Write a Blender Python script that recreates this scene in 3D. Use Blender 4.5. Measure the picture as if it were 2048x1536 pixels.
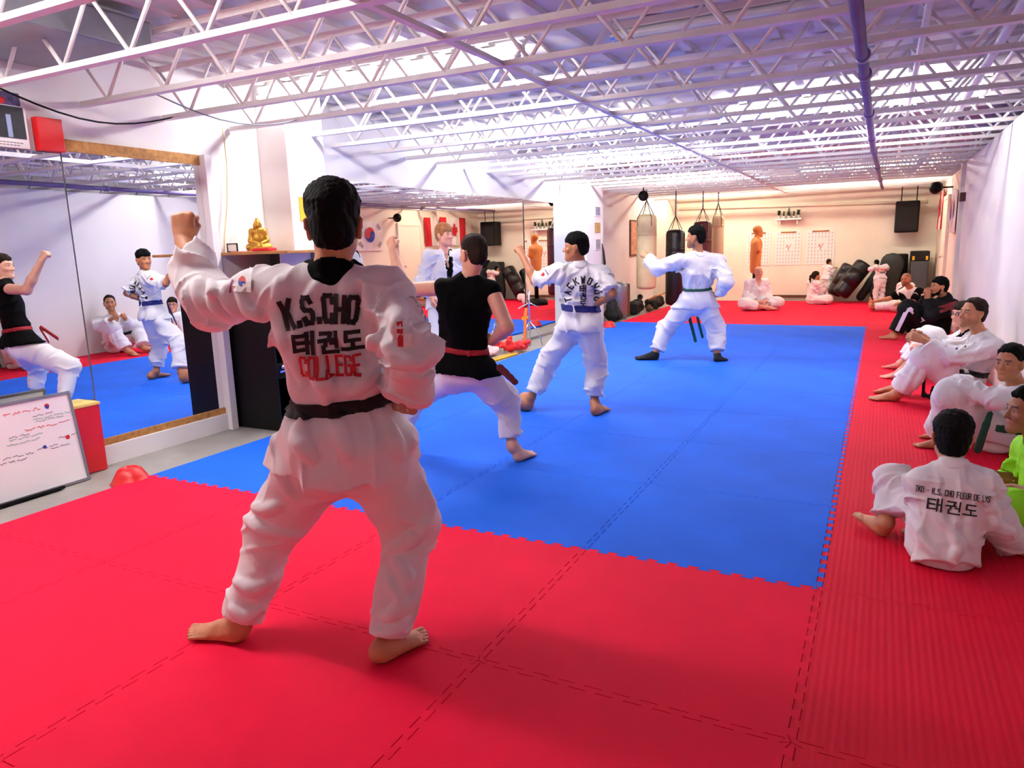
import bpy, bmesh, math, random
import numpy as np
from mathutils import Vector, Matrix
from mathutils.bvhtree import BVHTree

random.seed(7)
scene = bpy.context.scene
for _o in list(bpy.data.objects):
    bpy.data.objects.remove(_o)
COL = scene.collection

# ------------------------------------------------------------------ camera, world, exposure
CAM = np.array([0.14543, -2.92755, 1.37836])
FW = np.array([-0.4471331, 0.8748997, -0.1860716])
RT = np.array([0.8926136, 0.4498312, -0.0298801])
UP = np.array([-0.0575587, 0.1794504, 0.9820817])
FPX = 1440.24
cam_data = bpy.data.cameras.new('camera')
cam_data.sensor_width = 36.0
cam_data.lens = 36.0 * FPX / 2048.0
cam_data.clip_start = 0.05
cam = bpy.data.objects.new('camera', cam_data)
COL.objects.link(cam)
_m = Matrix.Identity(4)
for _i in range(3):
    _m[_i][0] = RT[_i]
    _m[_i][1] = UP[_i]
    _m[_i][2] = -FW[_i]
    _m[_i][3] = CAM[_i]
cam.matrix_world = _m
scene.camera = cam

world = bpy.data.worlds.new('world')
scene.world = world
world.use_nodes = True
world.node_tree.nodes['Background'].inputs[0].default_value = (0.8, 0.85, 1.0, 1)
world.node_tree.nodes['Background'].inputs[1].default_value = 0.15
scene.view_settings.view_transform = 'Standard'
scene.view_settings.look = 'None'
scene.view_settings.gamma = 1.0
scene.view_settings.use_curve_mapping = False
scene.view_settings.exposure = 0.0
scene.cycles.max_bounces = 7
scene.cycles.diffuse_bounces = 4
scene.cycles.glossy_bounces = 3
scene.cycles.adaptive_threshold = 0.04
TUBE_GLOW = 68.0        # radiance of a fluorescent tube

# ------------------------------------------------------------------ helpers
HFW = np.array([FW[0], FW[1], 0.0]); HFW /= np.linalg.norm(HFW)
HRT = np.array([HFW[1], -HFW[0], 0.0])

def P(u, v, D):
    """world point seen at photo pixel (u, v), D metres ahead of the camera on the ground"""
    d = FW + RT * (u - 1024) / FPX - UP * (v - 768) / FPX
    return CAM + d * (D / float(d @ HFW))

def dirv(a):
    a = math.radians(a)
    return HFW * math.cos(a) + HRT * math.sin(a)

def nrm(v):
    v = np.asarray(v, float)
    return v / max(1e-9, np.linalg.norm(v))

def lin(c):
    c = c / 255.0
    return c / 12.92 if c <= 0.04045 else ((c + 0.055) / 1.055) ** 2.4

def rgb(r, g, b):
    return (lin(r), lin(g), lin(b), 1.0)

def material(name, color, rough=0.6, metal=0.0, var=0.0, vscale=6.0, bump=0.0, bscale=60.0, spec=0.5,
             attr=None, emit=None, trans=0.0, stretch=None):
    m = bpy.data.materials.new(name)
    m.use_nodes = True
    nt = m.node_tree
    b = nt.nodes['Principled BSDF']
    b.inputs['Base Color'].default_value = color
    b.inputs['Roughness'].default_value = rough
    b.inputs['Metallic'].default_value = metal
    b.inputs['Specular IOR Level'].default_value = spec
    tc = nt.nodes.new('ShaderNodeTexCoord')
    out = tc.outputs['Object']
    if stretch:
        mp = nt.nodes.new('ShaderNodeMapping')
        mp.inputs['Scale'].default_value = stretch
        nt.links.new(out, mp.inputs['Vector'])
        out = mp.outputs['Vector']
    src = None
    if attr:
        a = nt.nodes.new('ShaderNodeAttribute')
        a.attribute_name = attr
        src = a.outputs['Color']
    if var > 0:
        n = nt.nodes.new('ShaderNodeTexNoise')
        n.inputs['Scale'].default_value = vscale
        n.inputs['Detail'].default_value = 5.0
        nt.links.new(out, n.inputs['Vector'])
        mr = nt.nodes.new('ShaderNodeMapRange')
        mr.inputs['From Min'].default_value = 0.3
        mr.inputs['From Max'].default_value = 0.7
        mr.inputs['To Min'].default_value = 1.0 - var
        mr.inputs['To Max'].default_value = 1.0 + var
        nt.links.new(n.outputs['Fac'], mr.inputs['Value'])
        mx = nt.nodes.new('ShaderNodeMix')
        mx.data_type = 'RGBA'
        mx.blend_type = 'MULTIPLY'
        mx.inputs['Factor'].default_value = 1.0
        if src:
            nt.links.new(src, mx.inputs['A'])
        else:
            mx.inputs['A'].default_value = color
        nt.links.new(mr.outputs['Result'], mx.inputs['B'])
        src = mx.outputs['Result']
    if src:
        nt.links.new(src, b.inputs['Base Color'])
    if bump > 0:
        n2 = nt.nodes.new('ShaderNodeTexNoise')
        n2.inputs['Scale'].default_value = bscale
        n2.inputs['Detail'].default_value = 4.0
        nt.links.new(out, n2.inputs['Vector'])
        bp = nt.nodes.new('ShaderNodeBump')
        bp.inputs['Strength'].default_value = bump
        bp.inputs['Distance'].default_value = 0.01
        nt.links.new(n2.outputs['Fac'], bp.inputs['Height'])
        nt.links.new(bp.outputs['Normal'], b.inputs['Normal'])
    if emit:
        b.inputs['Emission Color'].default_value = emit[0]
        b.inputs['Emission Strength'].default_value = emit[1]
    if trans:
        b.inputs['Transmission Weight'].default_value = trans
    return m

def link(name, mesh, mat, parent=None, loc=None):
    o = bpy.data.objects.new(name, mesh)
    COL.objects.link(o)
    if mat is not None and not mesh.materials:
        for mm in (mat if isinstance(mat, (list, tuple)) else [mat]):
            mesh.materials.append(mm)
    if parent is not None:
        o.parent = parent
    if loc is not None:
        o.location = loc
    return o

def tag(o, label, cat, group=None):
    o['label'] = label
    o['category'] = cat
    if group:
        o['group'] = group
    return o

def structure(o, label=None):
    o['kind'] = 'structure'
    if label:
        o['label'] = label
    return o

def empty(name, loc=(0, 0, 0)):
    o = bpy.data.objects.new(name, None)
    o.empty_display_size = 0.1
    COL.objects.link(o)
    o.location = loc
    return o

class MB:
    """collects simple solids into one mesh"""
    def __init__(self):
        self.v = []; self.f = []; self.mi = []; self.smooth = False
    def add(self, vs, fs, mi=0):
        n = len(self.v)
        self.v += [tuple(map(float, q)) for q in vs]
        self.f += [tuple(i + n for i in q) for q in fs]
        self.mi += [mi] * len(fs)
        return self
    def box(self, lo, hi, mi=0, rot=None, c=None, bev=0.0):
        x0, y0, z0 = lo; x1, y1, z1 = hi
        if bev > 0:
            bm = bmesh.new()
            bmesh.ops.create_cube(bm, size=1.0)
            bmesh.ops.scale(bm, vec=(x1 - x0, y1 - y0, z1 - z0), verts=bm.verts)
            bmesh.ops.translate(bm, vec=((x0 + x1) / 2, (y0 + y1) / 2, (z0 + z1) / 2), verts=bm.verts)
            bmesh.ops.bevel(bm, geom=bm.edges[:], offset=bev, segments=2, profile=0.6, affect='EDGES')
            bm.verts.ensure_lookup_table()
            vs = [v.co[:] for v in bm.verts]
            fs = [[v.index for v in f.verts] for f in bm.faces]
            bm.free()
        else:
            vs = [(x0, y0, z0), (x1, y0, z0), (x1, y1, z0), (x0, y1, z0), (x0, y0, z1), (x1, y0, z1), (x1, y1, z1), (x0, y1, z1)]
            fs = [(0, 3, 2, 1), (4, 5, 6, 7), (0, 1, 5, 4), (1, 2, 6, 5), (2, 3, 7, 6), (3, 0, 4, 7)]
        if rot is not None:
            cc = Vector(c if c is not None else (0, 0, 0))
            vs = [tuple(rot @ (Vector(q) - cc) + cc) for q in vs]
        return self.add(vs, fs, mi)
    def tube(self, pts, r, n=8, mi=0, caps=True, flat=None):
        pts = [np.asarray(q, float) for q in pts]
        rs = r if isinstance(r, (list, tuple)) else [r] * len(pts)
        rings = []
        t0 = nrm(pts[1] - pts[0])
        ref = np.array([0, 0, 1.0]) if abs(t0[2]) < 0.9 else np.array([1.0, 0, 0])
        s = nrm(np.cross(t0, ref))
        for i, q in enumerate(pts):
            if i == 0: t = pts[1] - pts[0]
            elif i == len(pts) - 1: t = pts[-1] - pts[-2]
            else: t = nrm(pts[i + 1] - q) + nrm(q - pts[i - 1])
            t = nrm(t)
            s = nrm(s - t * (s @ t))
            w = np.cross(t, s)
            fl = 1.0 if flat is None else flat
            rings.append([q + rs[i] * (math.cos(a) * s + math.sin(a) * w * fl) for a in [2 * math.pi * k / n for k in range(n)]])
        vs = [v for g in rings for v in g]
        fs = []
        for i in range(len(pts) - 1):
            for k in range(n):
                fs.append((i * n + k, i * n + (k + 1) % n, (i + 1) * n + (k + 1) % n, (i + 1) * n + k))
        if caps:
            fs.append(tuple(range(n - 1, -1, -1)))
            fs.append(tuple((len(pts) - 1) * n + k for k in range(n)))
        return self.add(vs, fs, mi)
    def lathe(self, prof, n=24, c=(0, 0, 0), axis=None, mi=0):
        """prof: (r, z) pairs from bottom to top"""
        c = np.asarray(c, float)
        ax = np.array([0, 0, 1.0]) if axis is None else nrm(axis)
        ref = np.array([1.0, 0, 0]) if abs(ax[0]) < 0.9 else np.array([0, 1.0, 0])
        s = nrm(np.cross(ax, ref)); w = np.cross(ax, s)
        vs = []
        for r, z in prof:
            vs += [c + ax * z + max(r, 1e-4) * (math.cos(2 * math.pi * k / n) * s + math.sin(2 * math.pi * k / n) * w) for k in range(n)]
        fs = []
        for i in range(len(prof) - 1):
            for k in range(n):
                fs.append((i * n + k, i * n + (k + 1) % n, (i + 1) * n + (k + 1) % n, (i + 1) * n + k))
        fs.append(tuple(range(n - 1, -1, -1)))
        fs.append(tuple((len(prof) - 1) * n + k for k in range(n)))
        return self.add(vs, fs, mi)
    def mesh(self, name, smooth=False):
        me = bpy.data.meshes.new(name)
        me.from_pydata(self.v, [], self.f)
        me.update()
        if any(self.mi):
            me.polygons.foreach_set('material_index', self.mi)
        if smooth or self.smooth:
            me.shade_smooth()
        return me
    def build(self, name, mat, parent=None, smooth=False, loc=None):
        return link(name, self.mesh(name, smooth), mat, parent, loc)

def box(name, lo, hi, mat, parent=None, bev=0.0):
    return MB().box(lo, hi, bev=bev).build(name, mat, parent)

# ------------------------------------------------------------------ stroke lettering
def _arc(cx, cy, rx, ry, a0, a1, n=10):
    return [(cx + rx * math.cos(math.radians(a0 + (a1 - a0) * i / n)), cy + ry * math.sin(math.radians(a0 + (a1 - a0) * i / n))) for i in range(n + 1)]
GLYPH = {
 'K': [[(0, 0), (0, 1)], [(.6, 1), (.05, .45)], [(.2, .58), (.62, 0)]],
 'S': [[(.6, .82), (.5, 1), (.12, 1), (0, .85), (0, .65), (.12, .53), (.48, .47), (.6, .35), (.6, .15), (.48, 0), (.1, 0), (0, .18)]],
 'C': [[(.6, .75), (.6, .88), (.48, 1), (.12, 1), (0, .88), (0, .12), (.12, 0), (.48, 0), (.6, .12), (.6, .25)]],
 'H': [[(0, 0), (0, 1)], [(.6, 0), (.6, 1)], [(0, .5), (.6, .5)]],
 'O': [[(.12, 0), (.48, 0), (.6, .12), (.6, .88), (.48, 1), (.12, 1), (0, .88), (0, .12), (.12, 0)]],
 'L': [[(0, 1), (0, 0), (.55, 0)]],
 'E': [[(.58, 1), (0, 1), (0, 0), (.58, 0)], [(0, .5), (.48, .5)]],
 'G': [[(.6, .75), (.6, .88), (.48, 1), (.12, 1), (0, .88), (0, .12), (.12, 0), (.48, 0), (.6, .12), (.6, .45), (.35, .45)]],
 'T': [[(0, 1), (.64, 1)], [(.32, 1), (.32, 0)]],
 'D': [[(0, 0), (0, 1), (.42, 1), (.6, .85), (.6, .15), (.42, 0), (0, 0)]],
 'F': [[(.58, 1), (0, 1), (0, 0)], [(0, .52), (.48, .52)]],
 'U': [[(0, 1), (0, .12), (.12, 0), (.48, 0), (.6, .12), (.6, 1)]],
 'R': [[(0, 0), (0, 1), (.48, 1), (.6, .88), (.6, .62), (.48, .5), (0, .5)], [(.3, .5), (.62, 0)]],
 'Y': [[(0, 1), (.32, .5), (.64, 1)], [(.32, .5), (.32, 0)]],
 'A': [[(0, 0), (.3, 1), (.6, 0)], [(.12, .35), (.48, .35)]],
 'W': [[(0, 1), (.16, 0), (.34, .75), (.52, 0), (.68, 1)]],
 'N': [[(0, 0), (0, 1), (.6, 0), (.6, 1)]],
 'P': [[(0, 0), (0, 1), (.48, 1), (.6, .88), (.6, .6), (.48, .48), (0, .48)]],
 'I': [[(.3, 0), (.3, 1)]],
 'M': [[(0, 0), (0, 1), (.33, .35), (.66, 1), (.66, 0)]],
 '.': [[(.25, 0), (.25, .09)]],
 '-': [[(.1, .5), (.5, .5)]],
 ' ': [],
 '\ud0dc': [[(.48, .88), (.0, .88), (.0, .12), (.5, .17)], [(.0, .52), (.44, .52)], [(.64, .97), (.64, .03)], [(.92, 1.0), (.92, 0.0)], [(.64, .52), (.92, .52)]],
 '\uad8c': [[(.08, .95), (.58, .95), (.5, .68)], [(.0, .6), (.66, .64)], [(.32, .6), (.3, .38)], [(.62, .48), (.86, .48)], [(.88, 1.0), (.88, .28)], [(.2, .3), (.2, .02), (.92, .04)]],
 '\ub3c4': [[(.82, .95), (.2, .95), (.2, .55), (.84, .55)], [(.52, .55), (.52, .18)], [(.0, .14), (1.0, .14)]],
}
def text_strokes(txt, size, x0=0.0, y0=0.0, gap=.28, wide=1.0):
    """list of polylines in metres, plus total width"""
    out = []; x = 0.0
    for ch in txt:
        w = {'.': .35, ' ': .4, 'I': .6, '\ud0dc': .95, '\uad8c': .95, '\ub3c4': 1.0, 'W': .7, 'M': .68}.get(ch, .62)
        dx = -.05 if ch == '.' else 0
        for pl in GLYPH[ch]:
            out.append([(x0 + (x + dx + px * 1.0) * size * wide, y0 + py * size) for px, py in pl])
        x += w + gap
    return out, (x - gap) * size * wide
def centred(txt, size, cy, gap=.28, wide=1.0, cx=0.0):
    s, w = text_strokes(txt, size, 0, cy, gap, wide)
    return [[(a - w / 2 + cx, b) for a, b in pl] for pl in s]
def arched(txt, size, R, cx, cy, span, wide=1.0):
    """letters along an arch of radius R, centre (cx, cy), span in degrees"""
    out = []; n = len(txt)
    for i, ch in enumerate(txt):
        a = math.radians(90 + span / 2 - span * i / (n - 1))
        t = a - math.pi / 2
        for pl in GLYPH[ch]:
            q = []
            for px, py in pl:
                lx = (px - .31) * size * wide; ly = py * size
                q.append((cx + R * math.cos(a) + lx * math.cos(t) - ly * math.sin(t), cy + R * math.sin(a) + lx * math.sin(t) + ly * math.cos(t)))
            out.append(q)
    return out

def bent(polylines, R):
    return [[((R + y) * math.sin(x / R), (R + y) * math.cos(x / R) - R) for x, y in pl] for pl in polylines]

def ribbons(polylines, width, step=0.012):
    """polylines (2-D) -> quads (list of 4 points), cut in short pieces"""
    quads = []
    for pl in polylines:
        for (a, b) in zip(pl[:-1], pl[1:]):
            a = np.array(a, float); b = np.array(b, float)
            L = np.linalg.norm(b - a)
            if L < 1e-6: continue
            d = (b - a) / L; n = np.array([-d[1], d[0]]) * width / 2
            a2 = a - d * width * .5; b2 = b + d * width * .5
            k = max(1, int(math.ceil((L + width) / step)))
            for i in range(k):
                p = a2 + (b2 - a2) * i / k; q = a2 + (b2 - a2) * (i + 1) / k
                quads.append([p - n, q - n, q + n, p + n])
    return quads
def disc(cx, cy, r, n=16, a0=0, a1=360):
    pts = [np.array([cx + r * math.cos(math.radians(a0 + (a1 - a0) * i / n)), cy + r * math.sin(math.radians(a0 + (a1 - a0) * i / n))]) for i in range(n + 1)]
    c = np.array([cx, cy])
    return [[c, pts[i], pts[i + 1]] for i in range(n)]
def rect(x0, y0, x1, y1, n=4):
    out = []
    for i in range(n):
        for j in range(n):
            xa, xb = x0 + (x1 - x0) * i / n, x0 + (x1 - x0) * (i + 1) / n
            ya, yb = y0 + (y1 - y0) * j / n, y0 + (y1 - y0) * (j + 1) / n
            out.append([np.array(q) for q in ((xa, ya), (xb, ya), (xb, yb), (xa, yb))])
    return out
def flat_print(name, polys, o, u, v, mat, parent, off=0.0, mats=None):
    """flat print on a plane: o + x u + y v"""
    o, u, v = np.asarray(o, float), nrm(u), nrm(v)
    n = np.cross(u, v)
    mb = MB()
    groups = polys if mats else [polys]
    for gi, g in enumerate(groups):
        for q in g:
            mb.add([o + p[0] * u + p[1] * v + n * (off + .0004 * gi) for p in q], [tuple(range(len(q)))], gi)
    ob = mb.build(name, mats if mats else mat, parent); ob['kind'] = 'stuff'
    return ob
def cloth_print(name, groups, mats, target, o, u, v, parent, off=0.004, reach=0.3):
    """print wrapped on a garment: rays go against the plane normal u x v"""
    o, u, v = np.asarray(o, float), nrm(u), nrm(v)
    n = np.cross(u, v)
    me = target.data
    bvh = BVHTree.FromPolygons([vv.co for vv in me.vertices], [p.vertices for p in me.polygons])
    mb = MB()
    for gi, g in enumerate(groups):
        for q in g:
            vs = []
            for p in q:
                w = o + p[0] * u + p[1] * v
                h = bvh.ray_cast(Vector(w + n * reach), Vector(-n), reach * 2)
                if h[0] is None: break
                vs.append(np.array(h[0]) + n * (off + .0006 * gi))
            if len(vs) == len(q):
                mb.add(vs, [tuple(range(len(q)))], gi)
    if not mb.f: return None
    ob = mb.build(name, mats, parent); ob['kind'] = 'stuff'
    return ob

# ------------------------------------------------------------------ materials
M = {}
M['wall'] = material('white_wall_paint', rgb(236, 233, 232), .75, var=.03, vscale=2, bump=.05, bscale=90)
M['wall_right'] = material('right_wall_paint', rgb(234, 230, 227), .5, var=.03, vscale=1.5, bump=.03, bscale=40)
M['wall_back'] = material('cream_wall_paint', rgb(238, 228, 210), .75, var=.04, vscale=2, bump=.08, bscale=50)
M['deck'] = material('metal_deck_paint', rgb(216, 210, 210), .6, var=.06, vscale=3)
M['steel_white'] = material('joist_white_paint', rgb(232, 226, 226), .5, var=.05, vscale=8)
M['floor'] = material('grey_concrete', rgb(150, 146, 140), .55, var=.1, vscale=5, bump=.06, bscale=40)
M['mat_red'] = material('red_foam', rgb(226, 14, 58), .8, var=.09, vscale=2.2, bump=.12, bscale=420, spec=.15)
M['mat_blue'] = material('blue_foam', rgb(18, 98, 224), .75, var=.10, vscale=2.0, bump=.12, bscale=420, spec=.18)
M['mirror'] = material('mirror_silver', (.86, .88, .89, 1), .0, 1.0)
M['osb'] = material('strand_board', rgb(176, 124, 62), .7, var=.35, vscale=28, bump=.3, bscale=50)
M['wood'] = material('oak_wood', rgb(172, 118, 62), .5, var=.25, vscale=14, stretch=(1, 8, 8))
M['black'] = material('black_paint', rgb(7, 7, 8), .5, var=.2, vscale=6, spec=.2)
M['black_matt'] = material('black_matt', rgb(9, 9, 10), .85, var=.2, vscale=9, bump=.15, bscale=120)
M['red'] = material('red_gloss', rgb(206, 16, 24), .4, var=.05)
M['gold'] = material('gold_metal', rgb(176, 132, 50), .4, .8, var=.25, vscale=20, bump=.3, bscale=40)
M['chrome'] = material('chrome', (.75, .76, .78, 1), .18, 1.0)
M['white'] = material('white_plastic', rgb(240, 240, 240), .4)
M['cream'] = material('cream_canvas', rgb(222, 206, 160), .7, var=.08, vscale=6, bump=.15, bscale=200)
M['maroon'] = material('maroon_vinyl', rgb(84, 20, 26), .45, var=.15)
M['vinyl'] = material('black_vinyl', rgb(13, 13, 16), .38, var=.2, vscale=5, bump=.2, bscale=14)
M['grey'] = material('grey_metal', rgb(138, 142, 150), .35, .6, var=.08)
M['yellow'] = material('yellow_print', rgb(228, 178, 30), .6, var=.05)
M['purple'] = material('purple_pipe_paint', rgb(112, 94, 140), .5, var=.1, vscale=5)
M['paper'] = material('paper', rgb(240, 236, 232), .8)
M['ink'] = material('black_ink', rgb(22, 22, 24), .7)
M['ink_red'] = material('red_ink', rgb(196, 22, 34), .7)
M['ink_grey'] = material('grey_ink', rgb(120, 112, 114), .8)
M['ink_pink'] = material('pink_ink', rgb(222, 120, 120), .8)
M['ink_green'] = material('green_ink', rgb(170, 205, 192), .8)
M['ink_blue'] = material('blue_ink', rgb(30, 50, 150), .7)
M['green'] = material('plant_green', rgb(46, 110, 48), .7, var=.3, vscale=30)
M['skin_dummy'] = material('orange_rubber', rgb(206, 126, 62), .55, var=.06)
M['housing'] = material('fixture_white', rgb(238, 238, 236), .4)
M['tube'] = material('lit_tube', (1, 1, 1, 1), .3, emit=((1.0, .97, .95, 1), TUBE_GLOW))
M['tube_warm'] = material('lit_warm_tube', (1, 1, 1, 1), .3, emit=((1.0, .86, .66, 1), TUBE_GLOW))
M['tube_off'] = material('unlit_tube', rgb(226, 226, 222), .3)
M['dark_mat'] = material('dark_green_vinyl', rgb(30, 36, 33), .65, var=.2, vscale=7, bump=.1)
M['brown'] = material('brown_wood', rgb(96, 58, 34), .6, var=.25, vscale=10)

# ------------------------------------------------------------------ room shell
XL, XR, YB, YF, ZD = -4.60, 1.14, 14.8, -4.6, 2.79
floor = structure(box('floor', (XL - .3, YF, -.2), (2.0, YB + .2, -.025), M['floor']))
structure(box('wall_left', (XL - .25, YF, -.03), (XL - .02, YB, ZD), M['wall']))
structure(box('wall_back', (XL - .25, YB, -.03), (2.0, YB + .2, ZD), M['wall_back']))
structure(box('wall_front', (XL - .25, YF - .2, -.03), (2.0, YF, ZD), M['wall']))
wr = structure(box('wall_right', (XR, YF, -.03), (XR + .12, 9.42, 2.36), M['wall_right']))
structure(box('wall_right_far', (XR + .02, 9.42, -.03), (XR + .14, YB, 2.36), M['wall_back']))
structure(box('wall_right_outer', (1.75, YF, -.03), (1.95, YB, ZD), M['wall']))
# metal deck with ribs
mb = MB()
xs = np.arange(XL - .25, 2.0, .15)
mb.box((XL - .25, YF, ZD), (2.0, YB, ZD + .06))
ceiling = structure(mb.build('ceiling', M['deck']))
rib = MB().box((-.035, YF + .02, -.035), (.035, YB - .02, 0.0)).mesh('deck_rib')
for k, x in enumerate(np.arange(XL + .1, 1.7, .3)):
    link('deck_rib', rib, M['deck'], ceiling, (x, 0, ZD))
# pillars
structure(box('pillar_1', (XL - .02, 1.8, -.03), (-4.30, 2.26, ZD), M['wall'], bev=.008))
structure(box('pillar_2', (XL - .02, 8.72, -.03), (-4.30, 9.52, 2.36), M['wall'], bev=.008))
structure(box('pillar_3', (XL - .02, 13.9, -.03), (-4.30, YB, ZD), M['wall_back'], bev=.008))
structure(box('pillar_4', (XR - .05, 9.30, -.03), (XR + .02, 9.46, 2.36), M['wall_back'], bev=.008))
structure(box('trim_1', (XL - .02, 1.155, -.03), (-4.53, 1.22, 2.15), M['wall'], bev=.004))
structure(box('trim_2', (XL - .02, -.35, -.03), (-4.572, 1.155, .11), M['wall'], bev=.004))
# door in the right wall near the far end
dr = structure(MB().box((XR - .02, 11.80, -.02), (XR + .03, 12.66, 1.98), bev=.006).build('door_1', M['wall_back']))
MB().box((XR - .03, 11.72, -.02), (XR + .03, 11.80, 2.05)).box((XR - .03, 12.66, -.02), (XR + .03, 12.74, 2.05)).box((XR - .03, 11.80, 1.98), (XR + .03, 12.66, 2.05)).build('door_frame', M['wall_back'], dr)
MB().lathe([(.008, 0), (.008, .03), (.025, .035), (.028, .055), (.015, .065)], 14, (XR - .02, 11.90, 1.0), (-1, 0, 0)).build('door_knob', M['chrome'], dr, True)

# ------------------------------------------------------------------ foam mat tiles
TP = 11
def edge_curve(flat, amp=.0125):
    """points of one tile edge as (t, offset), t from 0 to 1, corner excluded at the end"""
    if flat: return [(0.0, 0.0)]
    pts = [(0.0, 0.0)]
    for i in range(TP):
        a = (i + .25) / TP; b = (i + .75) / TP
        d = .006
        pts += [(a + d, -amp), (a - d, amp), (b + d, amp), (b - d, -amp)]
    return pts
TILES = {}
def tile_mesh(fl, fr, ff, fb, w=1.0, l=1.0):
    key = (fl, fr, ff, fb, round(w, 3), round(l, 3))
    if key in TILES: return TILES[key]
    o = []
    o += [(t * w, off) for t, off in edge_curve(ff)]
    o += [(w + off, t * l) for t, off in edge_curve(fr)]
    o += [(t * w, l + off) for t, off in [(1.0, 0.0)] + edge_curve(fb)[:0:-1]]
    o += [(off, t * l) for t, off in [(1.0, 0.0)] + edge_curve(fl)[:0:-1]]
    o = np.array(o); c = np.array([w / 2, l / 2])
    n = len(o)
    # inset by moving along the local outline normal
    d = np.roll(o, -1, 0) - np.roll(o, 1, 0)
    nn = np.stack([d[:, 1], -d[:, 0]], 1)
    nn /= np.maximum(np.linalg.norm(nn, axis=1), 1e-9)[:, None]
    def ring(e, z): return [(x, y, z) for x, y in (o - nn * e)]
    vs = ring(.0024, 0.0) + ring(.0007, -.0022) + ring(.0006, -.025)
    fs = [tuple(range(n))]
    for r in range(2):
        for k in range(n):
            k2 = (k + 1) % n
            fs.append((r * n + k, (r + 1) * n + k, (r + 1) * n + k2, r * n + k2))
    me = bpy.data.meshes.new('mat_tile')
    me.from_pydata(vs, [], fs)
    me.update()
    TILES[key] = me
    return me
def ribbed_red():
    m = material('red_ribbed_foam', rgb(216, 12, 50), .75, var=.06, vscale=2.5, spec=.15)
    nt = m.node_tree; b = nt.nodes['Principled BSDF']
    tc = nt.nodes.new('ShaderNodeTexCoord'); wv = nt.nodes.new('ShaderNodeTexWave')
    wv.bands_direction = 'X'; wv.inputs['Scale'].default_value = 13.0; wv.inputs['Distortion'].default_value = .3
    bp = nt.nodes.new('ShaderNodeBump'); bp.inputs['Strength'].default_value = .35; bp.inputs['Distance'].default_value = .003
    nt.links.new(tc.outputs['Object'], wv.inputs['Vector']); nt.links.new(wv.outputs['Fac'], bp.inputs['Height'])
    nt.links.new(bp.outputs['Normal'], b.inputs['Normal'])
    return m
M['mat_ribbed'] = ribbed_red()
YBLUE = 9.57
def put_tile(x, y, w, l, mat, fl, fr, ff, fb):
    base = tile_mesh(fl, fr, ff, fb, w, l)
    o = bpy.data.objects.new('mat_tile', base)
    COL.objects.link(o); o.parent = floor; o.location = (x, y, 0)
    if not base.materials: base.materials.append(None)
    o.material_slots[0].link = 'OBJECT'; o.material_slots[0].material = mat
for i in range(-4, 1):
    for j in range(-4, 15):
        y0, l = j, 1.0
        if j == 9: l = YBLUE - 9
        if j > 9: y0 = YBLUE + (j - 10)
        if y0 >= YB - .02: continue
        l = min(l, YB - .02 - y0)
        if j == -4: pass
        blue = (i < 0 and 0 <= j <= 9)
        w = 1.0 if i < 0 else XR - .012
        mt = M['mat_blue'] if blue else (M['mat_ribbed'] if (i == 0 and j < 6) else M['mat_red'])
        put_tile(i, y0, w, l, mt, i == -4, i == 0, j == -4, l < .99 and j > 9)

# ------------------------------------------------------------------ mirrors
def mirror(name, y0, y1, z0, z1, yaw=0.0, out=.004):
    c = (XL + out, (y0 + y1) / 2, (z0 + z1) / 2)
    o = MB().box((-.006, -(y1 - y0) / 2 + .002, -(z1 - z0) / 2), (.0, (y1 - y0) / 2 - .002, (z1 - z0) / 2)).build(name, M['mirror'])
    o.location = c; o.rotation_euler = (0, 0, math.radians(yaw))
    return o
tag(mirror('wall_mirror', -1.25, .075, .45, 2.055, -.35), 'tall wall mirror with red blocks above and below, behind the whiteboard', 'mirror')
tag(mirror('wall_mirror', .082, 1.155, .16, 2.075, .2), 'tall wall mirror with raw strand board strips at top and bottom', 'mirror')
tag(mirror('wall_mirror', 2.30, 4.52, .02, 2.07, .0), 'big wall mirror right after the white pillar, behind the person with black lapels', 'mirror')
tag(mirror('wall_mirror', 4.535, 6.80, .02, 2.07, -1.2, .012), 'big wall mirror in the middle, above the red mitts and yellow sticks', 'mirror')
tag(mirror('wall_mirror', 6.82, 8.70, .02, 2.06, 1.4, .020), 'big wall mirror ending at the white column with framed photos', 'mirror')
for z0, z1 in ((2.075, 2.15), (.11, .16)):
    t = box('strand_board_strip', (XL - .015, .082, z0), (XL + .012, 1.155, z1), M['osb'], bev=.002)
    tag(t, 'raw strand board strip %s the mirror beside the cabinet' % ('above' if z0 > 1 else 'under'), 'board')
o = MB().box((XL - .01, -.07, 2.06), (XL + .05, .09, 2.262), bev=.006).build('red_block', M['red']); tag(o, 'red painted block above the mirror, beside the framed poster', 'block')
o = empty('red_block', (XL + .06, -.07, 0)); tag(o, 'red painted block with yellow top edge, on the floor behind the whiteboard', 'block')
MB().box((-.05, -.13, -.02), (.06, .10, .43), bev=.006).build('body', M['red'], o)
MB().box((-.05, -.135, .43), (.066, .105, .45), bev=.004).build('top_edge', material('pale_yellow_wood', rgb(226, 200, 110), .5), o)
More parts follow.
